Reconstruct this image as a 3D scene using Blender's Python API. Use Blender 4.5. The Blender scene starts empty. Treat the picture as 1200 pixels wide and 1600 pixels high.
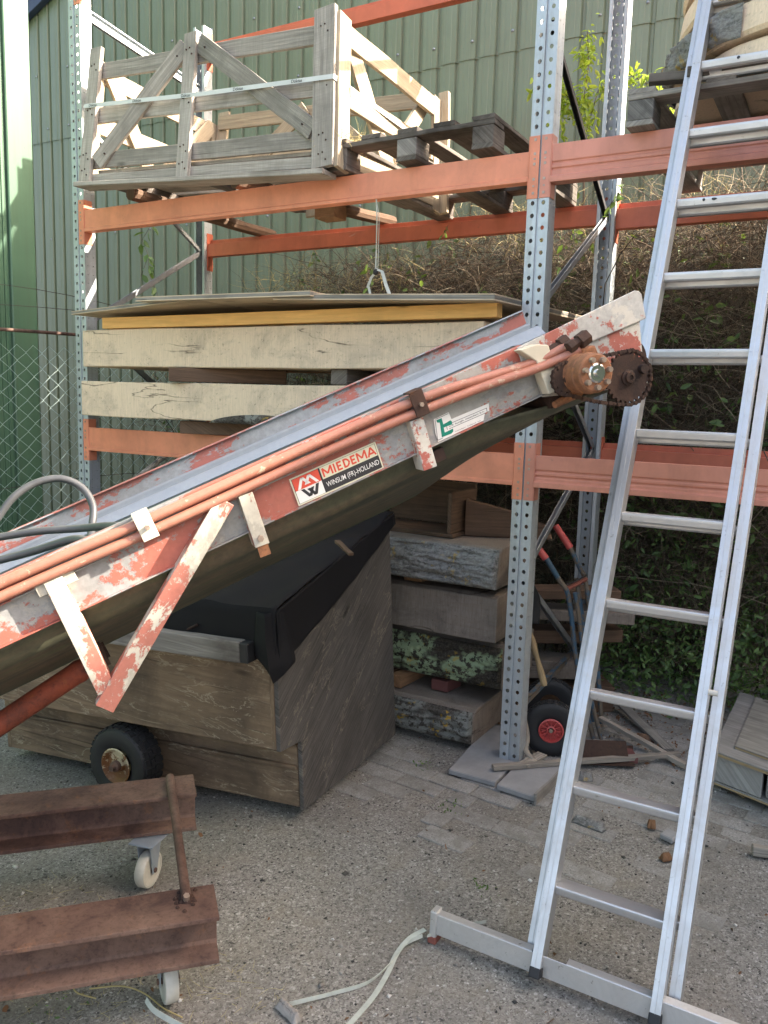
import bpy, bmesh, math, random
import numpy as np
from mathutils import Matrix, Vector, noise
random.seed(7)
scene = bpy.context.scene
COL = scene.collection
rad = math.radians

# ------------------------------------------------------------------ camera
CAM = np.array([1.2303, -3.3349, 1.6342])
FPX, PITCH, ROLL, YAW = 1272.17, 0.1387, 0.0286, -0.5226
_fw = np.array([math.sin(YAW)*math.cos(PITCH), math.cos(YAW)*math.cos(PITCH), -math.sin(PITCH)])
_rt = np.array([math.cos(YAW), -math.sin(YAW), 0.0])
_up = np.cross(_rt, _fw)
R2 = math.cos(ROLL)*_rt + math.sin(ROLL)*_up
U2 = -math.sin(ROLL)*_rt + math.cos(ROLL)*_up
cd = bpy.data.cameras.new('camera')
cam = bpy.data.objects.new('camera', cd)
COL.objects.link(cam)
cd.sensor_fit = 'HORIZONTAL'
cd.sensor_width = 36.0
cd.lens = 36.0*FPX/1200.0
cd.clip_start = 0.05
cd.clip_end = 500
m = Matrix(((R2[0], U2[0], -_fw[0], CAM[0]), (R2[1], U2[1], -_fw[1], CAM[1]), (R2[2], U2[2], -_fw[2], CAM[2]), (0, 0, 0, 1)))
cam.matrix_world = m
scene.camera = cam

# ------------------------------------------------------------------ light
world = bpy.data.worlds.new('World')
scene.world = world
world.use_nodes = True
wn = world.node_tree.nodes
wl = world.node_tree.links
sky = wn.new('ShaderNodeTexSky')
sky.sky_type = 'NISHITA'
sky.sun_disc = False
SUN = Vector((0.72, 0.38, 0.58)).normalized()
sky.sun_elevation = math.asin(SUN.z)
sky.sun_rotation = math.atan2(SUN.x, SUN.y)
sky.air_density = 0.8
sky.dust_density = 5.0
sky.ozone_density = 0.2
wn['Background'].inputs['Strength'].default_value = 0.15
tint = wn.new('ShaderNodeMix'); tint.data_type = 'RGBA'; tint.blend_type = 'MULTIPLY'
tint.inputs[0].default_value = 1.0; tint.inputs[7].default_value = (1.07, 1.0, 0.90, 1)
wl.new(sky.outputs[0], tint.inputs[6]); wl.new(tint.outputs[2], wn['Background'].inputs['Color'])
sl = bpy.data.lights.new('sun', 'SUN')
sl.energy = 3.6
sl.angle = rad(0.55)
sl.color = (1.0, 0.91, 0.78)
so = bpy.data.objects.new('sun', sl)
COL.objects.link(so)
so.rotation_euler = SUN.to_track_quat('Z', 'Y').to_euler()
so.location = (8, 5, 9)
scene.view_settings.view_transform = 'Standard'
scene.view_settings.look = 'None'
scene.view_settings.gamma = 1
scene.view_settings.use_curve_mapping = False
scene.view_settings.exposure = 2.6
scene.render.engine = 'CYCLES'

# ------------------------------------------------------------------ geometry helpers
def V(*a): return np.array(a, float)
def nrm(a):
    a = np.array(a, float)
    return a/np.linalg.norm(a)
def at(x, y, **k):            # a sight line met with a plane of the yard (X, Y or Z known)
    d = R2*(x-600)/FPX - U2*(y-800)/FPX + _fw
    for a, v in k.items():
        i = 'XYZ'.index(a)
        return CAM + (v-CAM[i])/d[i]*d
EX, EY, EZ = V(1, 0, 0), V(0, 1, 0), V(0, 0, 1)
def fr(v, s=1.0): return noise.noise(Vector(v)*s)

class MB:
    def __init__(s): s.v, s.f, s.uv = [], [], []
    def add(s, vs, fs, uvs=None):
        b = len(s.v)
        s.v += [tuple(map(float, p)) for p in vs]
        for i, f in enumerate(fs):
            s.f.append([b+j for j in f])
            if uvs is None: s.uv += [(0.0, 0.0)]*len(f)
            else: s.uv += [uvs[j] for j in f]
        return s
    def box(s, o, a, b, c, lead=None):
        """corner o, edge vectors a b c; UV runs along the longest edge"""
        o, a, b, c = map(lambda q: np.array(q, float), (o, a, b, c))
        if np.dot(np.cross(a, b), c) < 0: a, b = b, a
        vs = [o, o+a, o+a+b, o+b, o+c, o+a+c, o+a+b+c, o+b+c]
        fs = [(0, 3, 2, 1), (4, 5, 6, 7), (0, 1, 5, 4), (1, 2, 6, 5), (2, 3, 7, 6), (3, 0, 4, 7)]
        e = sorted((a, b, c), key=lambda q: -np.linalg.norm(q))
        L = nrm(e[0] if lead is None else lead)
        w1, w2 = nrm(e[1]), nrm(e[2])
        ru, rv = random.random()*50, random.random()*50
        uvs = [(ru+float(np.dot(p-o, L)), rv+float(np.dot(p-o, w1))+float(np.dot(p-o, w2))*1.01) for p in vs]
        return s.add(vs, fs, uvs)
    def board(s, p0, p1, wd, w, t, n=6, warp=.003, rough=.002):
        """board with centre line p0-p1, width w along wd, thickness t; slightly warped"""
        p0, p1 = np.array(p0, float), np.array(p1, float)
        ax = nrm(p1-p0); wd = np.array(wd, float); wd = nrm(wd-ax*np.dot(wd, ax)); td = np.cross(ax, wd)
        L = np.linalg.norm(p1-p0); vs, uvs = [], []
        ru, rv = random.random()*50, random.random()*50
        q = random.random()*90
        for i in range(n+1):
            k = i/n
            c = p0+(p1-p0)*k + td*warp*fr((k*2+q, 0, 1)) + wd*warp*fr((k*2, q, 7))
            for (a, b) in ((-.5, -.5), (.5, -.5), (.5, .5), (-.5, .5)):
                vs.append(c+wd*(a*w+rough*fr((k*9+a, q, b*3))*2)+td*(b*t+rough*.5*fr((k*7, q+a*5, b))))
                uvs.append((ru+k*L, rv+a*w+(b+.5)*t*1.3))
        fs = []
        for i in range(n):
            for j in range(4):
                a = i*4+j; b = i*4+(j+1) % 4
                fs.append((a, b, b+4, a+4))
        fs.append((3, 2, 1, 0)); e = n*4; fs.append((e, e+1, e+2, e+3))
        return s.add(vs, fs, uvs)
    def prism(s, poly, vec, lead=None):
        poly = [np.array(p, float) for p in poly]; vec = np.array(vec, float); n = len(poly)
        nn = sum((np.cross(poly[i]-poly[0], poly[(i+1) % n]-poly[0]) for i in range(n)), np.zeros(3))
        if np.dot(nn, vec) < 0: poly = poly[::-1]
        vs = poly+[p+vec for p in poly]
        L = nrm(vec if lead is None else lead); w1 = nrm(poly[1]-poly[0]+1e-6*EX)
        o = poly[0]; ru, rv = random.random()*50, random.random()*50
        planar = abs(float(np.dot(L, nrm(vec)))) < .7; W2 = nrm(np.cross(nrm(vec), L)) if planar else EX
        uvs = []
        for k in (0, 1):
            acc = 0
            for i in range(n):
                p = poly[i]+(vec if k else 0)
                if planar: uvs.append((ru+float(np.dot(p-o, L)), rv+float(np.dot(p-o, W2))+k*.01))
                else: uvs.append((ru+float(np.dot(p-o, L)), rv+acc))
                acc += np.linalg.norm(poly[(i+1) % n]-poly[i])
        fs = [tuple(range(n))[::-1], tuple(range(n, 2*n))]+[(i, (i+1) % n, n+(i+1) % n, n+i) for i in range(n)]
        return s.add(vs, fs, uvs)
    def tube(s, path, r, seg=8, cap=True):
        path = [np.array(p, float) for p in path]; n = len(path)
        rr = r if hasattr(r, '__len__') else [r]*n
        t0 = nrm(path[1]-path[0]); h = EZ if abs(t0[2]) < .9 else EX
        a = nrm(np.cross(t0, h)); vs, uvs = [], []; acc = random.random()*50; rv = random.random()*9
        for i, p in enumerate(path):
            t = nrm(path[min(i+1, n-1)]-path[max(i-1, 0)])
            a = nrm(a-t*np.dot(a, t)); b = np.cross(t, a)
            if i: acc += np.linalg.norm(p-path[i-1])
            for j in range(seg):
                g = 2*math.pi*j/seg
                vs.append(p+(a*math.cos(g)+b*math.sin(g))*rr[i]); uvs.append((acc, rv+abs(j/seg-.5)*2*math.pi*rr[i]))
        fs = []
        for i in range(n-1):
            for j in range(seg):
                k = (j+1) % seg
                fs.append((i*seg+j, i*seg+k, (i+1)*seg+k, (i+1)*seg+j))
        if cap:
            fs.append(tuple(range(seg))[::-1]); fs.append(tuple(range((n-1)*seg, n*seg)))
        return s.add(vs, fs, uvs)
    def cyl(s, p0, p1, r0, r1=None, seg=20):
        r1 = r0 if r1 is None else r1
        return s.tube([p0, p1], [r0, r1], seg)
    def lathe(s, c, axis, prof, seg=32, closed=False):
        """profile of (radius, offset along axis) pairs turned about the axis"""
        c = np.array(c, float); ax = nrm(axis); h = EZ if abs(ax[2]) < .9 else EX
        a = nrm(np.cross(ax, h)); b = np.cross(ax, a); n = len(prof); vs = []; uvs = []
        for j in range(seg):
            g = 2*math.pi*j/seg
            for i, (r, o) in enumerate(prof):
                vs.append(c+ax*o+(a*math.cos(g)+b*math.sin(g))*r); uvs.append((g*.1, r+o))
        fs = []
        m_ = n if closed else n-1
        for j in range(seg):
            k = (j+1) % seg
            for i in range(m_):
                i2 = (i+1) % n
                fs.append((j*n+i, j*n+i2, k*n+i2, k*n+i))
        return s.add(vs, fs, uvs)
    def grid(s, fn, nu, nv):
        vs = [fn(i/nu, j/nv) for i in range(nu+1) for j in range(nv+1)]
        uvs = []
        o = vs[0]; L = nrm(vs[-1-nv]-o) if nu else EX; W = nrm(vs[nv]-o)
        for p in vs: uvs.append((float(np.dot(p-o, L)), float(np.dot(p-o, W))))
        fs = [(i*(nv+1)+j, (i+1)*(nv+1)+j, (i+1)*(nv+1)+j+1, i*(nv+1)+j+1) for i in range(nu) for j in range(nv)]
        return s.add(vs, fs, uvs)
    def mesh(s, name, off=(0, 0, 0)):
        me = bpy.data.meshes.new(name)
        o = np.array(off, float)
        me.from_pydata([tuple(np.array(p)-o) for p in s.v], [], s.f)
        uvl = me.uv_layers.new(name='UVMap')
        flat = [c for uv in s.uv for c in uv]
        uvl.data.foreach_set('uv', flat)
        return me
    def build(s, name, mat, parent=None, bevel=0, smooth=False, kind=None, label=None, solid=0, seg=1):
        off = origin_of(parent)
        me = s.mesh(name, off)
        return link(name, me, mat, parent, bevel, smooth, kind, label, solid, seg)

def origin_of(o):
    p = np.zeros(3)
    while o is not None:
        p += np.array(o.location); o = o.parent
    return p
def link(name, me, mat, parent=None, bevel=0, smooth=False, kind=None, label=None, solid=0, seg=1):
    ob = bpy.data.objects.new(name, me)
    if mat is not None and not me.materials: me.materials.append(mat)
    COL.objects.link(ob)
    if parent is not None: ob.parent = parent
    if solid:
        md = ob.modifiers.new('solid', 'SOLIDIFY'); md.thickness = solid; md.offset = 0
    if bevel:
        md = ob.modifiers.new('bevel', 'BEVEL'); md.width = bevel; md.segments = seg; md.limit_method = 'ANGLE'; md.angle_limit = rad(40)
    if smooth:
        me.polygons.foreach_set('use_smooth', [True]*len(me.polygons))
        if smooth == 2:
            me.set_sharp_from_angle(angle=rad(35))
    if kind: ob['kind'] = kind
    if label: ob['label'] = label
    return ob
def tag(o, label, cat, group=None):
    o['label'] = label; o['category'] = cat
    if group: o['group'] = group
    return o
def thing(name, loc, label, cat, group=None):
    o = bpy.data.objects.new(name, None); COL.objects.link(o)
    o.location = tuple(map(float, loc)); o.empty_display_size = .1
    return tag(o, label, cat, group)
def single(name, mb, mat, loc, label, cat, group=None, **k):
    """a thing that is one mesh, its origin at loc"""
    me = mb.mesh(name, loc)
    o = link(name, me, mat, None, **k)
    o.location = tuple(map(float, loc))
    return tag(o, label, cat, group)

# ------------------------------------------------------------------ materials
class NT:
    def __init__(s, name):
        s.m = bpy.data.materials.new(name); s.m.use_nodes = True
        s.t = s.m.node_tree; s.n = s.t.nodes; s.l = s.t.links; s.b = s.n['Principled BSDF']
        tc = s.n.new('ShaderNodeTexCoord'); s.obj = tc.outputs['Object']; s.uv = tc.outputs['UV']
        s.inf = s.n.new('ShaderNodeObjectInfo')
    def set(s, i, v):
        i = i if not isinstance(i, str) else s.b.inputs[i]
        if hasattr(v, 'is_output'): s.l.new(v, i)
        elif isinstance(v, (tuple, list)) and len(v) == 3 and i.type == 'RGBA': i.default_value = (*v, 1)
        else: i.default_value = v
    def mp(s, v, scale=(1, 1, 1), rand=0):
        n = s.n.new('ShaderNodeMapping'); n.inputs['Scale'].default_value = scale; s.l.new(v, n.inputs[0])
        if rand:
            c = s.n.new('ShaderNodeMath'); c.operation = 'MULTIPLY'; c.inputs[1].default_value = rand
            s.l.new(s.inf.outputs['Random'], c.inputs[0]); s.l.new(c.outputs[0], n.inputs['Location'])
        return n.outputs[0]
    def noise(s, v, sc, det=4, rough=.55, dist=0):
        n = s.n.new('ShaderNodeTexNoise'); s.l.new(v, n.inputs['Vector'])
        n.inputs['Scale'].default_value = sc; n.inputs['Detail'].default_value = det
        n.inputs['Roughness'].default_value = rough; n.inputs['Distortion'].default_value = dist
        return n.outputs['Fac']
    def vor(s, v, sc, out='Distance', feat='F1'):
        n = s.n.new('ShaderNodeTexVoronoi'); n.feature = feat; s.l.new(v, n.inputs['Vector']); n.inputs['Scale'].default_value = sc
        return n.outputs[out]
    def ramp(s, f, st):
        n = s.n.new('ShaderNodeValToRGB'); s.l.new(f, n.inputs[0]); e = n.color_ramp.elements
        while len(e) < len(st): e.new(.5)
        for q, (p, c) in zip(e, st):
            q.position = p; q.color = (c, c, c, 1) if not hasattr(c, '__len__') else (*c, 1)
        return n.outputs[0]
    def mix(s, f, a, b, mode='MIX'):
        n = s.n.new('ShaderNodeMix'); n.data_type = 'RGBA'; n.blend_type = mode; n.clamp_factor = True
        s.set(n.inputs[0], f); s.set(n.inputs[6], a if hasattr(a, 'is_output') else (*a, 1)); s.set(n.inputs[7], b if hasattr(b, 'is_output') else (*b, 1))
        return n.outputs[2]
    def math(s, op, a, b=0.0):
        n = s.n.new('ShaderNodeMath'); n.operation = op; s.set(n.inputs[0], a); s.set(n.inputs[1], b); return n.outputs[0]
    def bump(s, h, strength=.3, dist=.01, prev=None):
        n = s.n.new('ShaderNodeBump'); n.inputs['Strength'].default_value = strength; n.inputs['Distance'].default_value = dist
        s.l.new(h, n.inputs['Height'])
        if prev: s.l.new(prev, n.inputs['Normal'])
        s.l.new(n.outputs[0], s.b.inputs['Normal']); return n.outputs[0]
    def vary(s, col, amt=.25):
        """brightness varies a little from piece to piece"""
        f = s.math('MULTIPLY_ADD', s.inf.outputs['Random'], amt); f.node.inputs[2].default_value = 1-amt/2
        n = s.n.new('ShaderNodeHueSaturation'); s.l.new(f, n.inputs['Value']); s.set(n.inputs['Color'], col); return n.outputs[0]

def wood(name, light, dark, stain, grain=46, crack=.5, rough=.85, stainamt=.5, knots=True, saw=False, flake=0):
    t = NT(name); uv = t.mp(t.uv, (1, 1, 1), 13)
    g = t.noise(t.mp(uv, (2.2, grain, 1)), 1.6, 6, .65, .6)
    g2 = t.noise(t.mp(uv, (.9, grain*.3, 1)), 2.0, 4, .6, 1.5)
    c = t.mix(t.ramp(g, [(.32, 0), (.68, 1)]), dark, light)
    c = t.mix(t.math('MULTIPLY', t.ramp(g2, [(.42, 0), (.62, 1)]), .55), c, tuple(a*.55+b*.2 for a, b in zip(light, dark)))
    st = t.noise(t.obj, 3.1, 5, .65, .4)
    c = t.mix(t.math('MULTIPLY', t.ramp(st, [(.47, 0), (.68, 1)]), stainamt), c, stain)
    ck = t.noise(t.mp(uv, (1.1, grain*1.7, 1)), 2.4, 3, .5, .3)
    ckm = t.ramp(ck, [(.30, 1), (.36, 0)])
    c = t.mix(t.math('MULTIPLY', ckm, crack), c, tuple(q*.18 for q in dark))
    if knots:
        k = t.vor(t.mp(uv, (2.3, 6.5, 1)), 1.0)
        c = t.mix(t.ramp(k, [(.05, .85), (.11, 0)]), c, tuple(q*.35 for q in dark))
    if flake:
        w = t.noise(t.mp(uv, (2.2, 9, 1)), 1.6, 7, .62, .8); gt = t.ramp(t.noise(t.mp(uv, (2.5, 7, 1)), 1.1, 3, .5), [(.46, 0), (.58, 1)])
        fl = t.math('MULTIPLY', t.ramp(t.math('ABSOLUTE', t.math('SUBTRACT', w, .5)), [(.004, 1), (.016, 0)]), gt)
        c = t.mix(t.math('MULTIPLY', fl, flake), c, (.42, .36, .26))
        c = t.mix(t.math('MULTIPLY', t.ramp(t.noise(t.mp(uv, (16, 70, 1)), 2.2, 6, .75), [(.60, 0), (.66, 1)]), flake*.6), c, (.34, .30, .24))
    h = t.math('SUBTRACT', g, t.math('MULTIPLY', ckm, .7*crack+.1))
    if saw:
        sw = t.noise(t.mp(uv, (120, 3, 1)), 2, 2, .5); h = t.math('ADD', h, t.math('MULTIPLY', sw, .35))
        c = t.mix(t.math('MULTIPLY', t.ramp(sw, [(.4, 1), (.6, 0)]), .22), c, dark)
    t.set('Base Color', t.vary(c, .3)); t.set('Roughness', rough); t.set('Specular IOR Level', .25)
    t.bump(h, .55, .0025)
    return t.m
def peel(name, paint, under, cover, cream=None, creamamt=.0, sc=9, stretch=(1, 1, 1), rough=.55, metal=0, rustamt=.35):
    t = NT(name); v = t.mp(t.uv, stretch)
    n1 = t.noise(v, sc, 9, .68, .15); n0 = t.noise(v, sc*.22, 3, .5)
    n2 = t.noise(t.obj, 55, 8, .8)
    nn = t.math('ADD', t.math('ADD', t.math('MULTIPLY', n1, .50), t.math('MULTIPLY', n0, .34)), t.math('MULTIPLY', n2, .16))
    msk = t.ramp(nn, [(cover-.006, 0), (cover+.006, 1)])
    fine = t.noise(t.obj, 60, 5, .7)
    p = t.mix(t.ramp(fine, [(.3, 0), (.7, .45)]), paint, tuple(q*.55 for q in paint))
    u = t.mix(t.ramp(fine, [(.35, 0), (.65, .6)]), under, tuple(q*.6 for q in under))
    if cream:
        cn = t.noise(v, sc*.8, 7, .7, .3)
        u = t.mix(t.math('MULTIPLY', t.ramp(cn, [(.5, 0), (.53, 1)]), creamamt), u, cream)
    c = t.mix(msk, p, u)
    chips = t.ramp(t.noise(t.obj, 34, 8, .75), [(.60, 0), (.62, 1)])
    c = t.mix(t.math('MULTIPLY', chips, .7), c, u)
    rs = t.ramp(t.noise(t.obj, 14, 7, .7, .5), [(.56, 0), (.72, 1)])
    c = t.mix(t.math('MULTIPLY', rs, rustamt), c, (.16, .055, .02))
    dirt = t.ramp(t.noise(t.obj, 5, 6, .65), [(.4, 0), (.75, .4)])
    c = t.mix(dirt, c, (.10, .085, .065))
    t.set('Base Color', c); t.set('Roughness', rough); t.set('Metallic', metal)
    h = t.math('SUBTRACT', t.math('MULTIPLY', fine, .3), msk)
    t.bump(h, .5, .0012)
    return t.m
def paint(name, col, rough=.45, wear=.3, dirt=(.12, .08, .05), wc=None, sc=7):
    t = NT(name)
    n = t.noise(t.obj, sc, 7, .65, .3); f = t.noise(t.obj, 90, 3, .6)
    c = t.mix(t.ramp(n, [(.35, 0), (.8, 1)]), col, tuple(a*.68+b*.1 for a, b in zip(col, dirt)))
    sc_ = t.ramp(t.noise(t.mp(t.obj, (1, 1, 1)), sc*3, 9, .75, .6), [(.62, 0), (.68, 1)])
    c = t.mix(t.math('MULTIPLY', sc_, wear), c, wc or dirt)
    st = t.ramp(t.noise(t.mp(t.obj, (9, 9, 1.2)), 1.5, 5, .6), [(.5, 0), (.75, .45)])
    c = t.mix(st, c, tuple(q*.6 for q in col))
    t.set('Base Color', c); t.set('Roughness', t.math('MULTIPLY_ADD', n, .3)); t.b.inputs['Roughness'].links[0].from_node.inputs[2].default_value = rough-.1
    t.bump(f, .12, .0006)
    return t.m
def galv(name, col=(.62, .65, .68), rough=.42, metal=.75, dirtc=(.20, .17, .12), streak=.4):
    t = NT(name)
    v = t.vor(t.obj, 75, 'Color'); g = t.noise(t.obj, 22, 5, .6)
    bw = t.n.new('ShaderNodeRGBToBW'); t.l.new(v, bw.inputs[0])
    c = t.mix(t.math('MULTIPLY', bw.outputs[0], .28), col, tuple(q*.72 for q in col))
    st = t.ramp(t.noise(t.mp(t.obj, (14, 14, 1.0)), 1.6, 6, .65), [(.45, 0), (.75, 1)])
    c = t.mix(t.math('MULTIPLY', st, streak), c, dirtc)
    t.set('Base Color', c); t.set('Metallic', metal)
    t.set('Roughness', t.ramp(g, [(.3, rough-.08), (.7, rough+.14)]))
    t.bump(g, .08, .001)
    return t.m
def alum(name, col=(.56, .565, .57), rough=.38, scuff=.5):
    t = NT(name)
    g = t.noise(t.mp(t.uv, (3, 260, 1)), 1, 3, .6)
    s1 = t.noise(t.obj, 9, 8, .72, .5)
    c = t.mix(t.ramp(s1, [(.4, 0), (.7, .55)]), col, (.50, .49, .46))
    sp = t.ramp(t.noise(t.obj, 48, 6, .75), [(.63, 0), (.67, 1)])
    c = t.mix(t.math('MULTIPLY', sp, scuff), c, (.22, .20, .17))
    t.set('Base Color', c); t.set('Metallic', .85)
    t.set('Roughness', t.ramp(s1, [(.3, rough), (.75, rough+.28)]))
    t.bump(g, .12, .0006)
    return t.m
def rust(name, a=(.115, .062, .048), b=(.055, .032, .027), c3=(.20, .135, .10), rough=.8, orange=.2):
    t = NT(name)
    n = t.noise(t.obj, 8, 9, .7, .5); f = t.noise(t.obj, 70, 6, .7); q = t.noise(t.obj, 2.2, 4, .6)
    c = t.mix(t.ramp(n, [(.35, 0), (.65, 1)]), b, a)
    c = t.mix(t.ramp(t.math('ADD', t.math('MULTIPLY', q, .6), t.math('MULTIPLY', n, .4)), [(.44, 0), (.62, .6)]), c, c3)
    c = t.mix(t.math('MULTIPLY', t.ramp(t.noise(t.obj, 19, 8, .75), [(.57, 0), (.66, 1)]), orange), c, (.30, .12, .03))
    c = t.mix(t.ramp(f, [(.3, .5), (.5, 0)]), c, (.02, .012, .01))
    t.set('Base Color', c); t.set('Roughness', rough); t.set('Specular IOR Level', .3)
    t.bump(f, .6, .002, None)
    return t.m
def plain(name, col, rough=.6, metal=0, var=.25, sc=12, bump=.2):
    t = NT(name); n = t.noise(t.obj, sc, 7, .65)
    c = t.mix(t.ramp(n, [(.3, 0), (.75, 1)]), col, tuple(q*(1-var) for q in col))
    t.set('Base Color', c); t.set('Roughness', rough); t.set('Metallic', metal); t.bump(n, bump, .002)
    return t.m
def leafm(name, a, b, trans=.3):
    t = NT(name)
    g = t.n.new('ShaderNodeNewGeometry')
    c = t.mix(g.outputs['Random Per Island'], a, b)
    t.set('Base Color', c); t.set('Roughness', .5)
    tr = t.n.new('ShaderNodeBsdfTranslucent'); t.l.new(t.mix(.5, c, (.35, .5, .05)), tr.inputs[0])
    ms = t.n.new('ShaderNodeMixShader'); ms.inputs[0].default_value = trans
    t.l.new(t.b.outputs[0], ms.inputs[1]); t.l.new(tr.outputs[0], ms.inputs[2])
    t.l.new(ms.outputs[0], t.n['Material Output'].inputs[0])
    return t.m

M = {}
M['grey_wood'] = wood('weathered_grey_wood', (.43, .395, .35), (.19, .172, .15), (.10, .092, .08), grain=60, saw=True)
M['pallet_wood'] = wood('dark_pallet_wood', (.19, .17, .15), (.08, .065, .055), (.03, .025, .022), stainamt=.8)
M['pallet_pale'] = wood('pale_pallet_wood', (.34, .32, .29), (.17, .155, .14), (.06, .05, .045), stainamt=.6)
M['charred'] = wood('charred_block', (.22, .21, .195), (.05, .047, .045), (.015, .014, .014), stainamt=1.0)
M['end_wood'] = wood('warm_crate_wood', (.46, .39, .28), (.26, .21, .15), (.2, .16, .12), stainamt=.4)
M['new_wood'] = wood('fresh_yellow_timber', (.80, .47, .17), (.64, .35, .12), (.4, .25, .09), grain=26, crack=.1, stainamt=.3)
M['sheet_wood'] = wood('grey_plywood_sheet', (.62, .50, .36), (.42, .33, .24), (.25, .2, .15), grain=34)
M['ply_silver'] = wood('silvered_plywood', (.36, .35, .33), (.20, .19, .18), (.12, .11, .10), grain=30, crack=.35)
M['ply_brown'] = wood('brown_grey_plywood', (.31, .295, .265), (.15, .14, .12), (.09, .08, .07), grain=30)
M['box_ply'] = wood('weathered_box_plywood', (.24, .17, .11), (.12, .085, .057), (.07, .052, .038), grain=22, crack=.45, stainamt=.75, flake=.5)
M['gable_ply'] = wood('charcoal_grey_plywood', (.135, .125, .115), (.045, .041, .038), (.045, .04, .037), grain=75, crack=.6, flake=.25)
M['batten'] = wood('grey_batten', (.36, .32, .27), (.2, .18, .15), (.12, .1, .08))
M['log_wood'] = wood('brown_pole_wood', (.16, .10, .065), (.08, .05, .035), (.04, .03, .02))
M['galv'] = galv('galvanised_upright_steel', (.46, .50, .53), .5, .5)
M['galv_dark'] = galv('dull_galvanised_brace', (.34, .36, .39), .5)
M['strip'] = galv('pale_blue_grey_steel_strip', (.27, .31, .35), .5, .2, (.35, .37, .38), .35)
M['orange'] = paint('orange_beam_paint', (.72, .26, .15), .42, .45, (.18, .08, .05), (.3, .14, .09))
M['salmon'] = paint('faded_salmon_beam_paint', (.60, .24, .17), .42, .45, (.2, .09, .06), (.3, .16, .12))
M['redbeam'] = paint('red_orange_beam_paint', (.50, .13, .07), .45, .5)
M['alum'] = alum('scuffed_aluminium')
M['alum_bar'] = alum('dirty_aluminium_bar', (.66, .655, .64), .4, .9)
M['rust'] = rust('brown_rusted_steel')
M['rust_dark'] = rust('dark_greasy_rust', (.07, .035, .025), (.022, .014, .012), (.05, .03, .02), .8, .15)
M['rust_orange'] = rust('orange_rusted_casting', (.27, .115, .055), (.11, .05, .03), (.34, .15, .07), .7, .4)
M['rust_red'] = rust('red_rusted_ram', (.20, .045, .02), (.09, .03, .02), (.25, .055, .03), .7, .3)
M['peel_web'] = peel('peeling_red_over_grey_steel', (.42, .115, .08), (.30, .30, .295), .50, (.5, .46, .36), .25, 7, (1, 1.3, 1))
M['peel_far'] = peel('far_rail_flaking_red_paint', (.38, .13, .11), (.30, .33, .36), .505, None, 0, 9, (.55, 1.7, 1), rustamt=.1)
M['peel_pale'] = peel('pale_flaked_paint', (.42, .12, .09), (.48, .47, .44), .475, (.60, .56, .47), .6, 10, (1, 1.2, 1), rustamt=.15)
M['peel_leg'] = peel('cream_paint_with_red_flakes', (.50, .17, .12), (.54, .50, .41), .485, (.66, .62, .5), .7, 9, (.8, 1.4, 1), rustamt=.25)
M['cream'] = paint('cream_paint', (.60, .55, .43), .5, .5, (.25, .18, .1))
M['tube_red'] = peel('copper_red_hydraulic_tube', (.41, .165, .11), (.62, .50, .36), .60, (.3, .1, .06), .3, 22, (.35, 1, 1), .4)
M['belt'] = plain('dark_green_conveyor_belt', (.012, .045, .026), .45, 0, .4, 20, .15)
M['beltunder'] = None
M['rubber'] = plain('black_rubber', (.018, .018, .02), .62, 0, .4, 25, .2)
M['hose'] = plain('grey_black_hose', (.06, .062, .065), .4, 0, .3, 20, .1)
M['tarp'] = plain('black_tarpaulin', (.008, .008, .010), .75, 0, .3, 6, .35)
M['tarp'].node_tree.nodes['Principled BSDF'].inputs['Specular IOR Level'].default_value = .25
M['chrome'] = plain('bright_steel', (.72, .71, .68), .22, 1, .15, 20, .05)
M['bolt'] = plain('worn_bolt_steel', (.45, .35, .28), .4, .6, .4, 60)
M['white'] = plain('white_print', (.72, .71, .68), .45, 0, .1)
M['offwhite'] = plain('yellowed_print', (.62, .60, .45), .45, 0, .15)
M['black'] = plain('black_print', (.02, .02, .022), .45, 0, .1)
M['redprint'] = plain('red_print', (.62, .07, .035), .45, 0, .15)
M['green'] = plain('green_print', (.0, .20, .135), .45, 0, .1)
M['nylon'] = plain('dirty_white_nylon', (.55, .53, .46), .5, 0, .3, 20)
M['redplastic'] = plain('red_plastic', (.50, .075, .07), .4, 0, .25, 30)
M['blueframe'] = peel('scratched_blue_paint', (.035, .095, .16), (.15, .12, .09), .50, None, 0, 12)
M['strap'] = plain('grey_white_webbing', (.50, .53, .47), .75, 0, .3, 30)
M['crate_strap'] = plain('pale_plastic_strap', (.55, .56, .55), .4, 0, .15, 10)
M['redbrick'] = plain('red_brick', (.22, .07, .05), .9, 0, .4, 25)
M['slate'] = plain('grey_concrete_slab', (.30, .30, .30), .85, 0, .3, 9)
M['purple'] = plain('dark_red_timber', (.14, .05, .045), .8, 0, .3)
M['spacer'] = wood('orange_brown_spacer', (.30, .17, .09), (.16, .09, .05), (.1, .06, .04))
M['mesh_'] = None
M['wire'] = plain('thin_dark_wire', (.09, .08, .07), .6, .4)
M['mesh'] = galv('green_grey_fence_wire', (.46, .56, .53), .45, .35, (.15, .2, .18), .2)
M['twig'] = None
M['leaf'] = leafm('dark_bramble_leaf', (.045, .10, .03), (.13, .21, .065), .25)
M['leaf_bright'] = leafm('bright_young_leaf', (.28, .40, .04), (.45, .52, .07), .5)
M['straw'] = leafm('dry_straw', (.36, .28, .12), (.5, .42, .2), .2)
def twigm():
    t = NT('brown_twigs'); g = t.n.new('ShaderNodeNewGeometry')
    c = t.ramp(g.outputs['Random Per Island'], [(0, (.035, .024, .017)), (.5, (.10, .075, .05)), (.8, (.20, .16, .11)), (1, (.38, .32, .22))])
    t.set('Base Color', c); t.set('Roughness', .85); return t.m
M['twig'] = twigm()
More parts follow.
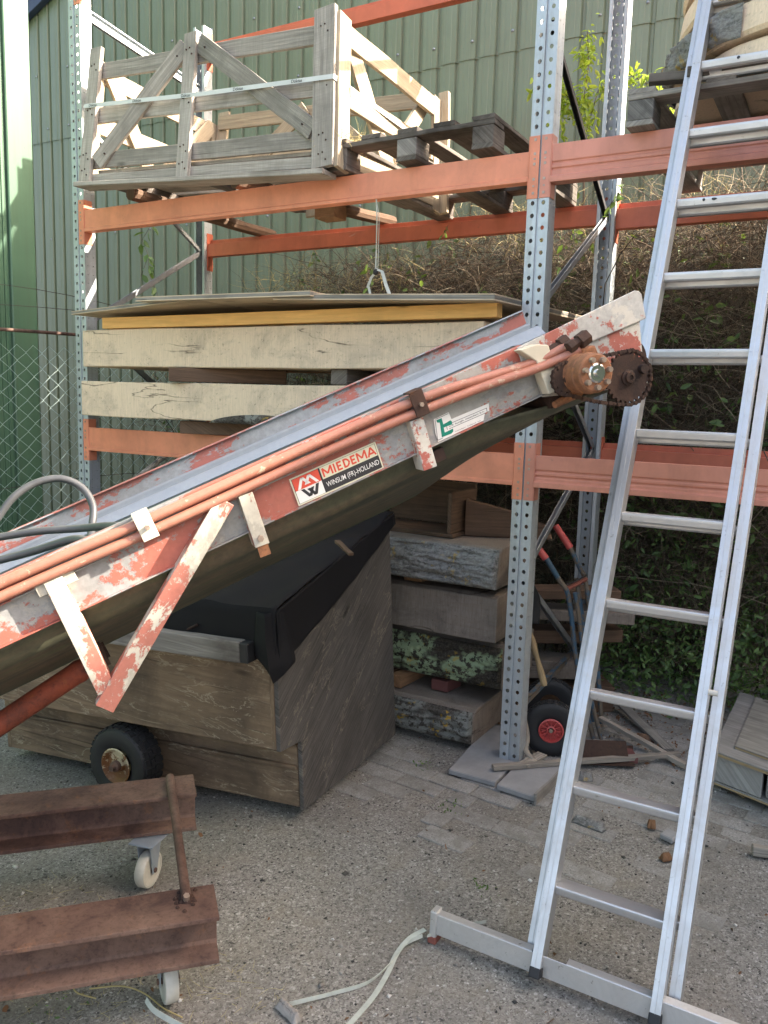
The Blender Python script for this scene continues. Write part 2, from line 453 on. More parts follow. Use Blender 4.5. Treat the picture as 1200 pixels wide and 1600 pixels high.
def beltunder():
    t = NT('stained_belt_underside'); uv = t.mp(t.uv, (.6, 9, 1))
    n = t.noise(uv, 2.2, 5, .6, .4); f = t.noise(t.obj, 40, 5, .7)
    c = t.ramp(n, [(.3, (.045, .048, .03)), (.45, (.09, .085, .048)), (.56, (.14, .10, .06)), (.66, (.065, .105, .04))])
    sx = t.n.new('ShaderNodeSeparateXYZ'); t.l.new(t.uv, sx.inputs[0])
    ed = t.math('ADD', sx.outputs[1], t.math('MULTIPLY', n, .12))
    c = t.mix(t.ramp(ed, [(.56, 0), (.66, .8)]), c, (.05, .10, .03))
    c = t.mix(t.ramp(f, [(.35, .4), (.6, 0)]), c, (.02, .02, .015))
    t.set('Base Color', c); t.set('Roughness', .6); t.bump(f, .2, .001); return t.m
M['beltunder'] = beltunder()
def slabm(name, light, dark, stain, warm):
    t = NT(name); o = t.obj
    saw = t.noise(t.mp(o, (130, 130, 9)), 1.2, 6, .7, .5)
    fig = t.noise(t.mp(o, (1.6, 1.6, 22)), 1.6, 8, .7, 2.2)
    big = t.noise(t.mp(o, (1, 1, 1.6)), 4.2, 7, .68, .6)
    c = t.mix(t.ramp(saw, [(.30, .15), (.60, 1)]), dark, light)
    c = t.mix(t.math('MULTIPLY', t.ramp(fig, [(.45, 0), (.62, 1)]), .45), c, warm)
    c = t.mix(t.math('MULTIPLY', t.ramp(big, [(.5, 0), (.68, 1)]), .6), c, stain)
    sp = t.ramp(t.noise(o, 75, 6, .75), [(.58, 0), (.66, 1)])
    c = t.mix(t.math('MULTIPLY', sp, t.ramp(big, [(.35, .1), (.6, .75)])), c, tuple(q*.4 for q in stain))
    w = t.noise(t.mp(o, (.9, .9, 7.5), 9), 1.0, 5, .45, .35); gate = t.ramp(t.noise(t.mp(o, (1, 1, 1), 5), 2.3, 2, .5), [(.46, 0), (.54, 1)])
    ck = t.math('MULTIPLY', t.ramp(t.math('ABSOLUTE', t.math('SUBTRACT', w, .5)), [(.001, 1), (.005, 0)]), gate)
    c = t.mix(t.math('MULTIPLY', ck, .8), c, (.04, .03, .025))
    t.set('Base Color', c); t.set('Roughness', .9); t.set('Specular IOR Level', .2)
    t.bump(t.math('SUBTRACT', saw, t.math('MULTIPLY', ck, 2)), .5, .003)
    return t.m
M['slab'] = slabm('pale_sawn_oak', (.73, .575, .42), (.54, .42, .30), (.38, .31, .24), (.68, .54, .40))
M['slab_grey'] = slabm('grey_sawn_oak', (.24, .205, .175), (.15, .125, .105), (.10, .085, .075), (.20, .155, .12))
def barkm(name, a, b, c3, lichen=None, lam=0, sp=(.42, .27, .03), spa=.5):
    t = NT(name); o = t.obj
    n = t.noise(t.mp(o, (1, 1, 3.2)), 16, 8, .7, .6); f = t.noise(o, 95, 5, .75)
    c = t.mix(t.ramp(n, [(.35, 0), (.62, 1)]), b, a)
    c = t.mix(t.ramp(f, [(.45, 0), (.7, .7)]), c, c3)
    if lichen:
        l1 = t.ramp(t.noise(o, 5.5, 4, .5), [(.50, 0), (.56, 1)])
        l = t.ramp(t.noise(o, 30, 6, .65), [(.44, 0), (.50, 1)])
        c = t.mix(t.math('MULTIPLY', t.math('MULTIPLY', l, l1), lam), c, lichen)
    y1 = t.ramp(t.noise(o, 6.5, 3, .5), [(.58, 0), (.62, 1)]); y = t.ramp(t.noise(o, 34, 5, .6), [(.53, 0), (.57, 1)])
    c = t.mix(t.math('MULTIPLY', t.math('MULTIPLY', y, y1), spa), c, sp)
    t.set('Base Color', c); t.set('Roughness', .95); t.set('Specular IOR Level', .15)
    t.bump(t.math('ADD', n, t.math('MULTIPLY', f, .4)), .9, .008)
    return t.m
M['bark'] = barkm('pale_grey_furrowed_bark', (.25, .245, .23), (.07, .068, .065), (.33, .33, .32))
M['bark_lichen'] = barkm('dark_bark_with_green_lichen', (.06, .052, .04), (.018, .016, .013), (.12, .11, .095), (.26, .33, .20), .95)
M['bark_dark'] = barkm('dark_speckled_bark', (.085, .074, .062), (.022, .019, .017), (.17, .16, .145), (.30, .31, .28), .55, (.45, .28, .04), .9)
def corrm(name, col, dirtc, rough=.42):
    t = NT(name); o = t.obj
    st = t.noise(t.mp(o, (22, 22, .8)), 1.2, 6, .65, .2); b = t.noise(o, 1.4, 5, .6)
    c = t.mix(t.ramp(st, [(.35, 0), (.75, .65)]), col, dirtc)
    c = t.mix(t.ramp(b, [(.45, 0), (.75, .45)]), c, tuple(q*1.25 for q in col))
    sp = t.ramp(t.noise(o, 40, 6, .75), [(.64, 0), (.7, .5)])
    c = t.mix(sp, c, tuple(q*.5 for q in dirtc))
    t.set('Base Color', c); t.set('Roughness', rough); t.bump(st, .05, .002)
    return t.m
M['corr'] = corrm('grey_green_profiled_sheet', (.19, .22, .15), (.155, .165, .105))
M['corr2'] = corrm('moss_green_profiled_sheet', (.065, .135, .085), (.06, .10, .06))
M['trim'] = plain('dark_blue_trim', (.04, .055, .11), .5)
def groundm():
    t = NT('gritty_asphalt'); o = t.obj
    f1 = t.vor(o, 250, 'Color'); bw = t.n.new('ShaderNodeRGBToBW'); t.l.new(f1, bw.inputs[0])
    f2 = t.vor(o, 120, 'Color'); bw2 = t.n.new('ShaderNodeRGBToBW'); t.l.new(f2, bw2.inputs[0])
    n = t.noise(o, 70, 9, .8); b = t.noise(o, 1.6, 6, .62, .3); b2 = t.noise(o, 6, 6, .65, .6)
    c = t.ramp(bw.outputs[0], [(.1, (.07, .065, .058)), (.38, (.20, .19, .17)), (.7, (.31, .295, .265)), (.9, (.46, .44, .41))])
    d = t.ramp(bw2.outputs[0], [(.12, (.04, .04, .04)), (.3, (.20, .192, .172)), (.75, (.32, .305, .275)), (.93, (.55, .53, .5))])
    c = t.mix(t.ramp(n, [(.45, 0), (.55, 1)]), c, d)
    c = t.mix(t.ramp(b, [(.4, .0), (.65, .55)]), c, (.145, .135, .118))
    c = t.mix(t.ramp(b2, [(.5, 0), (.75, .6)]), c, (.25, .225, .18))
    t.set('Base Color', c); t.set('Roughness', .92); t.set('Specular IOR Level', .25)
    h = t.math('ADD', n, t.math('MULTIPLY', bw.outputs[0], .6))
    t.bump(h, .8, .005)
    return t.m
M['ground'] = groundm()
def paverm():
    t = NT('worn_concrete_paver'); o = t.obj
    n = t.noise(o, 90, 8, .8); v = t.vor(o, 230, 'Color'); bw = t.n.new('ShaderNodeRGBToBW'); t.l.new(v, bw.inputs[0])
    g = t.ramp(bw.outputs[0], [(.15, (.11, .105, .095)), (.45, (.22, .212, .192)), (.75, (.30, .29, .265)), (.92, (.40, .39, .365))])
    c = t.mix(t.ramp(n, [(.35, 0), (.65, 1)]), (.29, .285, .27), g)
    b = t.noise(t.mp(o, (1, 1, 1), 30), 12, 6, .65)
    c = t.mix(t.ramp(b, [(.42, 0), (.62, .6)]), c, (.155, .145, .125))
    t.set('Base Color', t.vary(c, .22)); t.set('Roughness', .92); t.bump(n, .6, .003); return t.m
M['paver'] = paverm()
def stonem():
    t = NT('loose_grit'); g = t.n.new('ShaderNodeNewGeometry')
    c = t.ramp(g.outputs['Random Per Island'], [(0, (.03, .03, .03)), (.3, (.09, .085, .075)), (.6, (.25, .23, .2)), (.85, (.42, .40, .36)), (1, (.6, .58, .55))])
    t.set('Base Color', c); t.set('Roughness', .9); return t.m
M['stone'] = stonem()
M['grass'] = leafm('grass_blades', (.05, .11, .02), (.10, .19, .04), .3)
M['peel_rim'] = peel('rusty_cream_rim', (.22, .085, .02), (.66, .56, .36), .515, None, 0, 14, rustamt=.5)
M['spacer2'] = wood('tan_wood', (.42, .32, .18), (.26, .18, .10), (.12, .08, .05))
M['deadleaf'] = plain('brown_dead_leaf', (.20, .10, .045), .8, 0, .4, 40)
# ================================================================== SETTING
RNG = np.random.default_rng(11)
def fast(name, vs, fs, mat, parent=None, kind=None):
    """vs (n,3) array, fs (m,k) array of equal polygons"""
    me = bpy.data.meshes.new(name)
    off = origin_of(parent); vs = vs-off
    n, k = fs.shape
    me.vertices.add(len(vs)); me.vertices.foreach_set('co', vs.astype(np.float32).ravel())
    me.loops.add(n*k); me.loops.foreach_set('vertex_index', fs.astype(np.int32).ravel())
    me.polygons.add(n); me.polygons.foreach_set('loop_start', np.arange(0, n*k, k, dtype=np.int32))
    me.update(calc_edges=True); me.validate()
    return link(name, me, mat, parent, kind=kind)
def twigs(name, pos, dirs, length, rad_, parent, mat, sag=.25, wig=.12, S=6, rng=None):
    rng = rng or RNG; N = len(pos)
    d = dirs/np.linalg.norm(dirs, axis=1, keepdims=True)
    tmp = rng.normal(size=(N, 3)); a = np.cross(d, tmp); a /= np.linalg.norm(a, axis=1, keepdims=True); b = np.cross(d, a)
    p = pos.copy(); pts = [p.copy()]; cur = d.copy(); curl = rng.normal(size=(N, 3))*wig*1.6
    for i in range(S):
        cur = cur+rng.normal(size=(N, 3))*wig+curl*.35; cur[:, 2] -= sag*i/S*.5
        cur /= np.linalg.norm(cur, axis=1, keepdims=True)
        p = p+cur*(length/S)[:, None]; pts.append(p.copy())
    vs = np.zeros((N, S+1, 3, 3))
    for i, q in enumerate(pts):
        r = rad_*(1-.65*i/S)
        for j in range(3):
            g = 2*math.pi*j/3
            vs[:, i, j] = q+(a*math.cos(g)+b*math.sin(g))*r[:, None]
    base = (np.arange(N)*(S+1)*3)[:, None]
    fl = []
    for i in range(S):
        for j in range(3):
            k = (j+1) % 3
            fl.append([i*3+j, i*3+k, (i+1)*3+k, (i+1)*3+j])
    fs = (base[:, :, None]+np.array(fl)[None]).reshape(-1, 4)
    fast(name, vs.reshape(-1, 3), fs, mat, parent, 'stuff')
    return pts
def leaves(name, pos, size, parent, mat, down=.4, rng=None, width=.42, kind='stuff'):
    rng = rng or RNG; N = len(pos)
    d = rng.normal(size=(N, 3)); d[:, 2] -= down; d /= np.linalg.norm(d, axis=1, keepdims=True)
    n = rng.normal(size=(N, 3)); n[:, 2] += .8; n[:, 1] -= .5
    w = np.cross(d, n); w /= np.linalg.norm(w, axis=1, keepdims=True); n = np.cross(w, d)
    s = size[:, None]
    v = np.stack([pos, pos+d*s*.35+w*s*width*.5+n*s*.08, pos+d*s*.72+w*s*width*.38+n*s*.06, pos+d*s-n*s*.06,
                  pos+d*s*.72-w*s*width*.38+n*s*.06, pos+d*s*.35-w*s*width*.5+n*s*.08, pos+d*s*.5], 1)
    fl = np.array([[0, 1, 2, 6], [6, 2, 3, 3], [0, 6, 4, 5], [6, 3, 4, 4]])
    fl = np.array([[0, 1, 6], [1, 2, 6], [2, 3, 6], [3, 4, 6], [4, 5, 6], [5, 0, 6]])
    fs = (np.arange(N)*7)[:, None, None]+fl[None]
    return fast(name, v.reshape(-1, 3), fs.reshape(-1, 3), mat, parent, kind)

# ---- ground
def gz(x, y):
    return .006*fr((x*1.1, y*1.1, 3)) + .0035*fr((x*5, y*5, 9)) + .003*fr((x*17, y*17, 4))
def ground():
    nx, ny = 180, 160
    xs = np.linspace(-4.2, 3.2, nx); ys = np.linspace(-3.6, 3.2, ny)
    vs = [(x, y, gz(x, y)-.006) for x in xs for y in ys]
    fs = [(i*ny+j, (i+1)*ny+j, (i+1)*ny+j+1, i*ny+j+1) for i in range(nx-1) for j in range(ny-1)]
    b = len(vs)
    x0, x1, y0, y1, B = xs[0], xs[-1], ys[0], ys[-1], 60
    ring = [(x0, y0), (x1, y0), (x1, y1), (x0, y1), (-B, -B), (B, -B), (B, B), (-B, B)]
    vs += [(x, y, gz(x, y)-.006 if k < 4 else -.01) for k, (x, y) in enumerate(ring)]
    for i in range(4):
        j = (i+1) % 4
        fs.append((b+i, b+4+i, b+4+j, b+j))
    me = bpy.data.meshes.new('ground'); me.from_pydata(vs, [], fs)
    me.polygons.foreach_set('use_smooth', [True]*len(me.polygons))
    return link('ground', me, M['ground'], kind='structure')
GR = ground()
# pavers that show through the grit, as far as they can be told apart
def pavers():
    th = rad(-5); ux = V(math.cos(th), math.sin(th), 0); uy = V(-math.sin(th), math.cos(th), 0)
    L, W, gap = .205, .102, .006
    me = None; n = 0; rnd = random.Random(5)
    base = MB(); lw = (L-gap)/2; ww = (W-gap)/2
    base.box((-lw, -ww, -.05), (2*lw, 0, 0), (0, 2*ww, 0), (0, 0, .05))
    half = MB(); half.box((-ww, -ww, -.05), (2*ww, 0, 0), (0, 2*ww, 0), (0, 0, .05))
    meA, meB = base.mesh('paver'), half.mesh('paver')
    meA.materials.append(M['paver']); meB.materials.append(M['paver'])
    for r in range(-9, 26):
        for c in range(-7, 10):
            p = V(.1, .1, 0)+ux*((c+(.5 if r % 2 else 0))*L)+uy*(r*W)
            if not (-1.0 < p[0] < 1.15 and -.75 < p[1] < 1.9): continue
            e = fr((p[0]*1.7+4, p[1]*1.7, 2.2))
            prob = .62 if (p[0] > .3 and p[1] > -.35) else .34
            if p[1] < -.45: prob *= .4
            if rnd.random()+e*.55 > prob+.30: continue
            if n >= 290: break
            o = bpy.data.objects.new('paver', meB if rnd.random() < .25 else meA)
            COL.objects.link(o); o.parent = GR
            o.location = (p[0], p[1], -.0032+rnd.uniform(-.0025, .0032))
            o.rotation_euler = (rnd.uniform(-.012, .012), rnd.uniform(-.012, .012), th+rnd.uniform(-.025, .025))
            md = o.modifiers.new('bevel', 'BEVEL'); md.width = .004; md.segments = 2
            n += 1
pavers()
def grit(n, x0, x1, y0, y1, smin, smax, seed):
    r = np.random.default_rng(seed)
    x = r.uniform(x0, x1, n); y = r.uniform(y0, y1, n)
    s = smin+(smax-smin)*r.random(n)**3.2
    z = np.array([gz(a, b)-.006 for a, b in zip(x, y)])
    o = np.array([[1, 0, 0], [-1, 0, 0], [0, 1, 0], [0, -1, 0], [0, 0, 1], [0, 0, -1]], float)
    sc = s[:, None]*(.6+.7*r.random((n, 3))); sc[:, 2] *= .65
    an = r.uniform(0, 6.28, n); ca, sa = np.cos(an), np.sin(an)
    v = o[None]*sc[:, None, :]; v += r.normal(size=v.shape)*s[:, None, None]*.18
    vx = v[..., 0]*ca[:, None]-v[..., 1]*sa[:, None]; vy = v[..., 0]*sa[:, None]+v[..., 1]*ca[:, None]
    v = np.stack([vx, vy, v[..., 2]], -1)+np.stack([x, y, z+sc[:, 2]*.45], 1)[:, None, :]
    fl = np.array([[0, 2, 4], [2, 1, 4], [1, 3, 4], [3, 0, 4], [2, 0, 5], [1, 2, 5], [3, 1, 5], [0, 3, 5]])
    fs = (np.arange(n)*6)[:, None, None]+fl[None]
    return v.reshape(-1, 3), fs.reshape(-1, 3)
v1, f1 = grit(24000, -2.2, 1.5, -2.5, 1.5, .0012, .0055, 1)
fast('loose_grit', v1, f1, M['stone'], None, 'stuff')
v1, f1 = grit(900, -2.2, 1.5, -2.5, 1.6, .005, .012, 2)
fast('gravel', v1, f1, M['stone'], None, 'stuff')

# ---- the hall behind the rack
YB = 2.6
PITCHX = .16
def corr_sheet(x0, n, z0, z1, y, axis='x', sgn=1, pitch=PITCHX, depth=.022):
    mb = MB(); prof = []
    cr, sl_ = pitch*.74, pitch*.06
    for i in range(n):
        a = i*pitch
        prof += [(a, 0), (a+cr*.32, 0), (a+cr*.35, -.002), (a+cr*.65, -.002), (a+cr*.68, 0), (a+cr, 0), (a+cr+sl_, depth), (a+pitch-sl_, depth)]
    prof.append((n*pitch+.02, 0))
    vs = []
    for a, d in prof:
        for z in (z0, z1):
            vs.append((x0+a, y+d, z) if axis == 'x' else (y-d*sgn, x0+a, z))
    fs = [(2*i, 2*i+2, 2*i+3, 2*i+1) for i in range(len(prof)-1)]
    return mb.add(vs, fs, [(v[0 if axis == 'x' else 1], v[2]) for v in vs])
hall = thing('profiled_sheet_hall', (-1.5, YB, 0), 'long grey-green profiled sheet hall wall running behind the rack and the brambles', 'building')
for i in range(9):
    x0 = -7.56+i*.96
    corr_sheet(x0, 6, 0, 4.2, YB).build('wall_sheet', M['corr'], hall, solid=.002)
    corr_sheet(x0+.005, 6, 4.17+.012*math.sin(i*2.1), 6.1, YB-.006-.001*(i % 2)).build('wall_sheet', M['corr'], hall, solid=.002)
mb = MB()
for i in range(53):
    x = -7.5+i*.16+.012
    if i % 2: mb.lathe((x+.03, YB-.012, 4.30+.01*math.sin(i)), (0, -1, 0), [(0, .008), (.006, .007), (.009, .003), (.012, 0)], 7)
    if i % 3 == 0: mb.lathe((x+.03, YB-.012, 4.85+.01*math.sin(i*3)), (0, -1, 0), [(0, .008), (.006, .007), (.009, .003), (.012, 0)], 7)
    if i % 3 == 1: mb.lathe((x+.03, YB-.006, 3.2), (0, -1, 0), [(0, .008), (.006, .007), (.009, .003), (.012, 0)], 7)
mb.build('screws', M['galv_dark'], hall, kind='stuff')
MB().box((-7.5, YB+.05, 0), (8.55, 0, 0), (0, 6, 0), (0, 0, 6.05)).build('building_body', M['corr'], hall)
mb = MB()
mb.box((-8.2, YB-.09, 4.93), (2.7, 0, 1.06), (0, .07, 0), (.06, 0, -.16))
mb.box((-8.2, YB-.14, 5.00), (2.7, 0, 1.06), (0, .05, 0), (.02, 0, -.05))
mb.build('verge_trim', M['trim'], hall, bevel=.004)

# ---- the hall on the left
lh = thing('green_sheet_hall', (-3.9, .3, 0), 'moss green sheet hall wall at the left edge, sunlit in its upper part', 'building')
for i in range(7):
    corr_sheet(.34-.8*(i+1), 20, 0, 6.6, -3.9, 'y', -1, .04, -.008).build('wall_sheet', M['corr2'], lh)
MB().box((-3.895, .335, 0), (.022, 0, 0), (0, .195, 0), (0, 0, 6.6)).build('corner_flashing', M['corr2'], lh, bevel=.006)
MB().box((-7.4, -5.3, 0), (3.49, 0, 0), (0, 5.82, 0), (0, 0, 6.5)).build('building_body', M['corr2'], lh)
MB().box((-7.5, -5.4, 6.6), (3.65, 0, 0), (0, 6.0, 0), (0, 0, .12)).build('roof', M['trim'], lh)

# ---- unseen shed added right of the frame, its outline stepped to shade the yard
sh = thing('added_shade_shed', (6.5, 0, 0), 'unseen grey-green sheet shed added right of the frame to shade the yard', 'building')
prof = [(-3.6, 0), (-3.6, 4.88), (.71, 4.88), (.715, 5.42), (1.1, 5.56), (1.5, 6.12), (8.5, 6.12), (8.5, 0)]
MB().prism([V(5.0, y, z) for y, z in prof], (4, 0, 0)).build('building_body', M['corr'], sh)
for i in range(12):
    corr_sheet(-3.6+i*.96, 6, 0, 4.8, 4.96, 'y', 1).build('wall_sheet', M['corr'], sh)
# ---- chain-link fence
FX = -3.3
fence = thing('chain_link_fence', (FX, .6, 0), 'green-grey chain-link fence with rusty top rail between rack and left hall', 'fence')
mb = MB(); cw, ch = .058, .098; z0, z1 = .04, 1.95
ncol = int(3.6/cw); nrow = int((z1-z0)/(ch/2))
N = ncol; ys = -1.1+np.arange(N)*cw
vs = np.zeros((N, nrow+1, 3, 3)); rw = .0027
for k in range(nrow+1):
    s_ = (k % 2)
    for j in range(3):
        g = 2*math.pi*j/3
        vs[:, k, j, 0] = FX+rw*math.cos(g)+(.004 if s_ else -.004)
        par = np.where(np.arange(N) % 2 == 0, 1.0, -1.0)*(1 if s_ else -1)
        vs[:, k, j, 1] = ys+par*cw/2*1.06+cw/2+rw*math.sin(g)
        vs[:, k, j, 2] = z0+k*ch/2+.004*np.sin(ys*3)
vs[1::1, :, :, 2] += 0
alt = vs.copy()
fl = []
for i in range(nrow):
    for j in range(3):
        q = (j+1) % 3
        fl.append([i*3+j, i*3+q, (i+1)*3+q, (i+1)*3+j])
fs = ((np.arange(N)*(nrow+1)*3)[:, None, None]+np.array(fl)[None]).reshape(-1, 4)
fast('wire_mesh', vs.reshape(-1, 3), fs, M['mesh'], fence, 'stuff')
MB().tube([(FX, y, 1.985+.012*math.sin(y*2)) for y in np.linspace(-1.2, 2.5, 12)], .011, 8).build('top_rail', M['rust'], fence, smooth=True)
for zz, q in ((2.12, .3), (2.2, 1.2), (1.02, .1)):
    MB().tube([(FX+.01, y, zz+.05*math.sin(y*1.7+q)-.03*y) for y in np.linspace(-1.2, 2.5, 18)], .0022, 5).build('strand_wire', M['wire'], fence)
for y in (-1.15, 2.45):
    MB().tube([(FX-.03, y, 0), (FX-.03, y, 2.3)], .024, 12).build('fence_post', M['galv_dark'], fence, smooth=2)

# ---- grass behind the fence
r = np.random.default_rng(4); n = 3200
pos = np.stack([r.uniform(-4.4, -3.1, n), r.uniform(.4, 2.3, n), np.zeros(n)], 1)
dd = r.normal(size=(n, 3))*.35; dd[:, 2] = 1
twigs('grass', pos, dd, r.uniform(.12, .5, n), np.full(n, .003), None, M['grass'], sag=.9, wig=.08, S=4, rng=r)

# ---- brambles behind the rack
def bramble(x0, x1, y0, y1, top, ntw, nlf, label, seed, low=0.0, leafsize=(.02, .055), lbias=0):
    r = np.random.default_rng(seed)
    b = thing('bramble_bush', ((x0+x1)/2, (y0+y1)/2, 0), label, 'bush', 'brambles behind the rack')
    x = r.uniform(x0, x1, ntw); y = y0+(y1-y0)*r.random(ntw)
    zt = np.array([top(q) for q in x])
    z = low+(zt-low)*r.random(ntw)**.62
    d = r.normal(size=(ntw, 3)); d[:, 1] *= .5; d[:, 2] = np.abs(d[:, 2])*.7-.1
    L = r.uniform(.15, .6, ntw); R_ = r.uniform(.0011, .0028, ntw)
    pts = twigs('twigs', np.stack([x, y, z-.12], 1), d, L, R_, b, M['twig'], sag=.7, wig=.22, rng=r)
    # main canes rising from the ground
    k = 46; px = r.uniform(x0, x1, k); py = r.uniform(y0, y1, k)
    d2 = r.normal(size=(k, 3))*.3; d2[:, 2] = 1; d2[:, 1] = np.abs(d2[:, 1])*.3; py = np.maximum(py, y0+.45)
    zl = np.array([top(q) for q in px])
    twigs('canes', np.stack([px, py, np.zeros(k)], 1), d2, zl*r.uniform(.8, 1.15, k), r.uniform(.004, .009, k), b, M['twig'], sag=.15, wig=.07, S=14, rng=r)
    i = r.integers(0, ntw, nlf); s_ = r.integers(1, 6, nlf)
    P = np.stack(pts, 0)[s_, i]
    if lbias:
        keep = r.random(nlf) < np.clip(1.25-P[:, 2]/lbias, .1, 1); P = P[keep]
    cl = np.array([fr(p*1.9) for p in P]); P = P[cl > -.12]
    P = np.repeat(P, 3, 0)+r.normal(size=(len(P)*3, 3))*.022
    leaves('leaves', P, leafsize[0]+(leafsize[1]*1.35-leafsize[0])*r.random(len(P))**1.8, b, M['leaf'], rng=r)
    return b
def tl(q): return 2.62+.16*fr((q*2, 1, 5))-max(0, (-2.3-q))*.75
bramble(-3.75, -2.3, 1.35, 2.2, lambda q: 2.3+.2*fr((q*2, 1, 5)), 2200, 360, 'thin straggling bramble in front of the bare hall wall, left of the rear post', 21)
bramble(-2.3, -1.25, 1.3, 2.4, tl, 8500, 700, 'tangled brown leafless bramble above the plywood sheets, left half', 22)
bramble(-1.25, -.2, 1.3, 2.4, lambda q: tl(q)+.08, 9500, 1100, 'tangled brown bramble behind the hanging strap', 23)
bramble(-.2, .75, 1.3, 2.4, lambda q: tl(q)+.22, 9000, 4200, 'leafy green bramble behind the middle posts and the ladder', 24, lbias=2.0, leafsize=(.025, .06))
bramble(.75, 1.9, 1.3, 2.45, lambda q: tl(q)+.26, 8000, 5200, 'dense leafy bramble at the right edge beyond the ladder', 25, lbias=2.6)
# leafy ground cover low at the right
r = np.random.default_rng(31); n = 12000
P = np.stack([r.uniform(.0, 1.9, n), r.uniform(1.0, 2.1, n), r.random(n)**1.4*1.15], 1)
P = P[np.array([fr(p*2.2+7) for p in P]) > -.18]
P = P[P[:, 2] < .25+1.0*np.clip((P[:, 1]-.95)*1.6, .05, 1)]
leaves('ground_cover', P, r.uniform(.02, .05, len(P)), None, M['leaf'], rng=r)
# straw-coloured dead grass caught in the twigs
r = np.random.default_rng(33); n = 900
c = np.array([(-.72, 1.5, 2.72), (-.55, 1.45, 2.68), (-2.25, 1.3, 2.35), (-2.0, 1.35, 2.32), (-1.0, 1.5, 2.68), (-.1, 1.5, 2.7), (.4, 1.5, 2.75), (-1.5, 1.4, 2.4)])
P = c[r.integers(0, len(c), n)]+r.normal(size=(n, 3))*np.array([.14, .12, .09])
twigs('dry_grass', P, r.normal(size=(n, 3)), r.uniform(.06, .22, n), r.uniform(.001, .0022, n), None, M['straw'], sag=.3, wig=.2, S=4, rng=r)

# sapling with bright leaves beside the brace
sap = thing('sapling', (-.41, 1.9, 0), 'bright yellow-green leafy sapling arching up behind the rack beside the black brace', 'sapling')
stem = [(-.30, 1.95, 0), (-.36, 1.9, 1.6), (-.40, 1.9, 2.9), (-.42, 1.9, 3.25), (-.5, 1.88, 3.5), (-.62, 1.85, 3.62), (-.72, 1.83, 3.6)]
MB().tube(stem, [.012, .01, .008, .007, .005, .003, .002], 6).build('stem', M['twig'], sap, smooth=True)
arc2 = [(-.42, 1.9, 3.28), (-.35, 1.9, 3.55), (-.18, 1.9, 3.62), (.0, 1.88, 3.5), (.09, 1.86, 3.28), (.10, 1.86, 3.05)]
arc3 = [(-.45, 1.9, 3.4), (-.42, 1.9, 3.7), (-.44, 1.9, 3.9)]
arc4 = [(-.45, 1.9, 3.4), (-.57, 1.9, 3.55), (-.62, 1.9, 3.3), (-.63, 1.9, 3.05)]
for a in (arc2, arc3, arc4): MB().tube(a, .003, 5).build('twig', M['twig'], sap)
r = np.random.default_rng(8); P = []
for path in (stem[4:], arc2, arc3, arc4, arc2, arc4):
    path = np.array(path)
    for k in range(150):
        t_ = r.random()*(len(path)-1); i = int(t_); P.append(path[i]+(path[i+1]-path[i])*(t_-i)+r.normal(size=3)*.03)
leaves('leaves', np.array(P), r.uniform(.03, .07, len(P)), sap, M['leaf_bright'], rng=r, width=.36)
# hanging ivy shoots
def shoot(path, n, size, label, seed):
    r = np.random.default_rng(seed); path = np.array(path)
    s = thing('ivy_shoot', path[0], label, 'vine', 'loose green shoots hanging in the rack')
    MB().tube(path, .0018, 5).build('stem', M['twig'], s)
    for k in range(n):
        t_ = (k+.5)/n*(len(path)-1); i = int(t_)
        q = path[i]+(path[i+1]-path[i])*(t_-i)+r.normal(size=3)*.012
        leaves('leaf', q[None]+np.zeros((1, 3)), np.array([size*r.uniform(.7, 1.2)]), s, M['leaf'], .9, r, .5, None)
shoot([at(237, 350, Y=.9), at(222, 375, Y=.9), at(232, 400, Y=.9), at(220, 432, Y=.9)], 11, .07, 'ivy shoot with broad leaves hanging below the left end of the orange beam', 1)
shoot([at(232, 398, Y=1.2), at(232, 425, Y=1.2), at(250, 470, Y=1.2)], 10, .07, 'leafy shoot climbing beside the grey diagonal brace above the plywood', 2)
shoot([at(572, 410, Y=1.15), at(580, 440, Y=1.15), at(576, 462, Y=1.15)], 7, .06, 'green shoot beside the knotted hanging strap', 3)
shoot([at(905, 290, Y=1.25), at(893, 320, Y=1.2), at(900, 350, Y=1.2), at(890, 370, Y=1.2)], 14, .05, 'leafy shoot wrapped in front of the rear middle post', 4)
shoot([at(700, 352, Y=.95), at(694, 372, Y=.95)], 5, .05, 'small dark sprig hanging over the rear red beam left of the middle post', 5)
shoot([at(945, 330, Y=.9), at(965, 305, Y=.9), at(975, 285, Y=.9)], 12, .04, 'green sprig right of the rear middle post above the red beam', 6)

# ================================================================== THE RACK
LX, DY = 2.7861, 1.04
rack = thing('pallet_rack', (-LX/2, .5, 0), 'galvanised pallet rack with perforated uprights and orange beams filling the yard', 'rack')
def perf(mb, o, u, v, cols, z0, z1, r, pitch=.05, nseg=6):
    """strip with holes: cols = (u_left, u_right, u_hole); holes at multiples of the pitch"""
    k0, k1 = int(round(z0/pitch)), int(round(z1/pitch))
    for (ua, ub, uc) in cols:
        for k in range(k0, k1+1):
            zc = k*pitch; za, zb = max(z0, zc-pitch/2), min(z1, zc+pitch/2)
            if zb-za < pitch*.6:
                mb.add([o+u*ua+v*za, o+u*ub+v*za, o+u*ub+v*zb, o+u*ua+v*zb], [(0, 1, 2, 3)]); continue
            outer = [(ub, zc), (ub, zb), (uc, zb), (ua, zb), (ua, zc), (ua, za), (uc, za), (ub, za)]
            inner = [(uc+r*math.cos(math.pi*i/4), zc+r*math.sin(math.pi*i/4)*1.12) for i in range(8)]
            vs = [o+u*a+v*b for a, b in outer+inner]
            mb.add(vs, [(i, (i+1) % 8, 8+(i+1) % 8, 8+i) for i in range(8)])
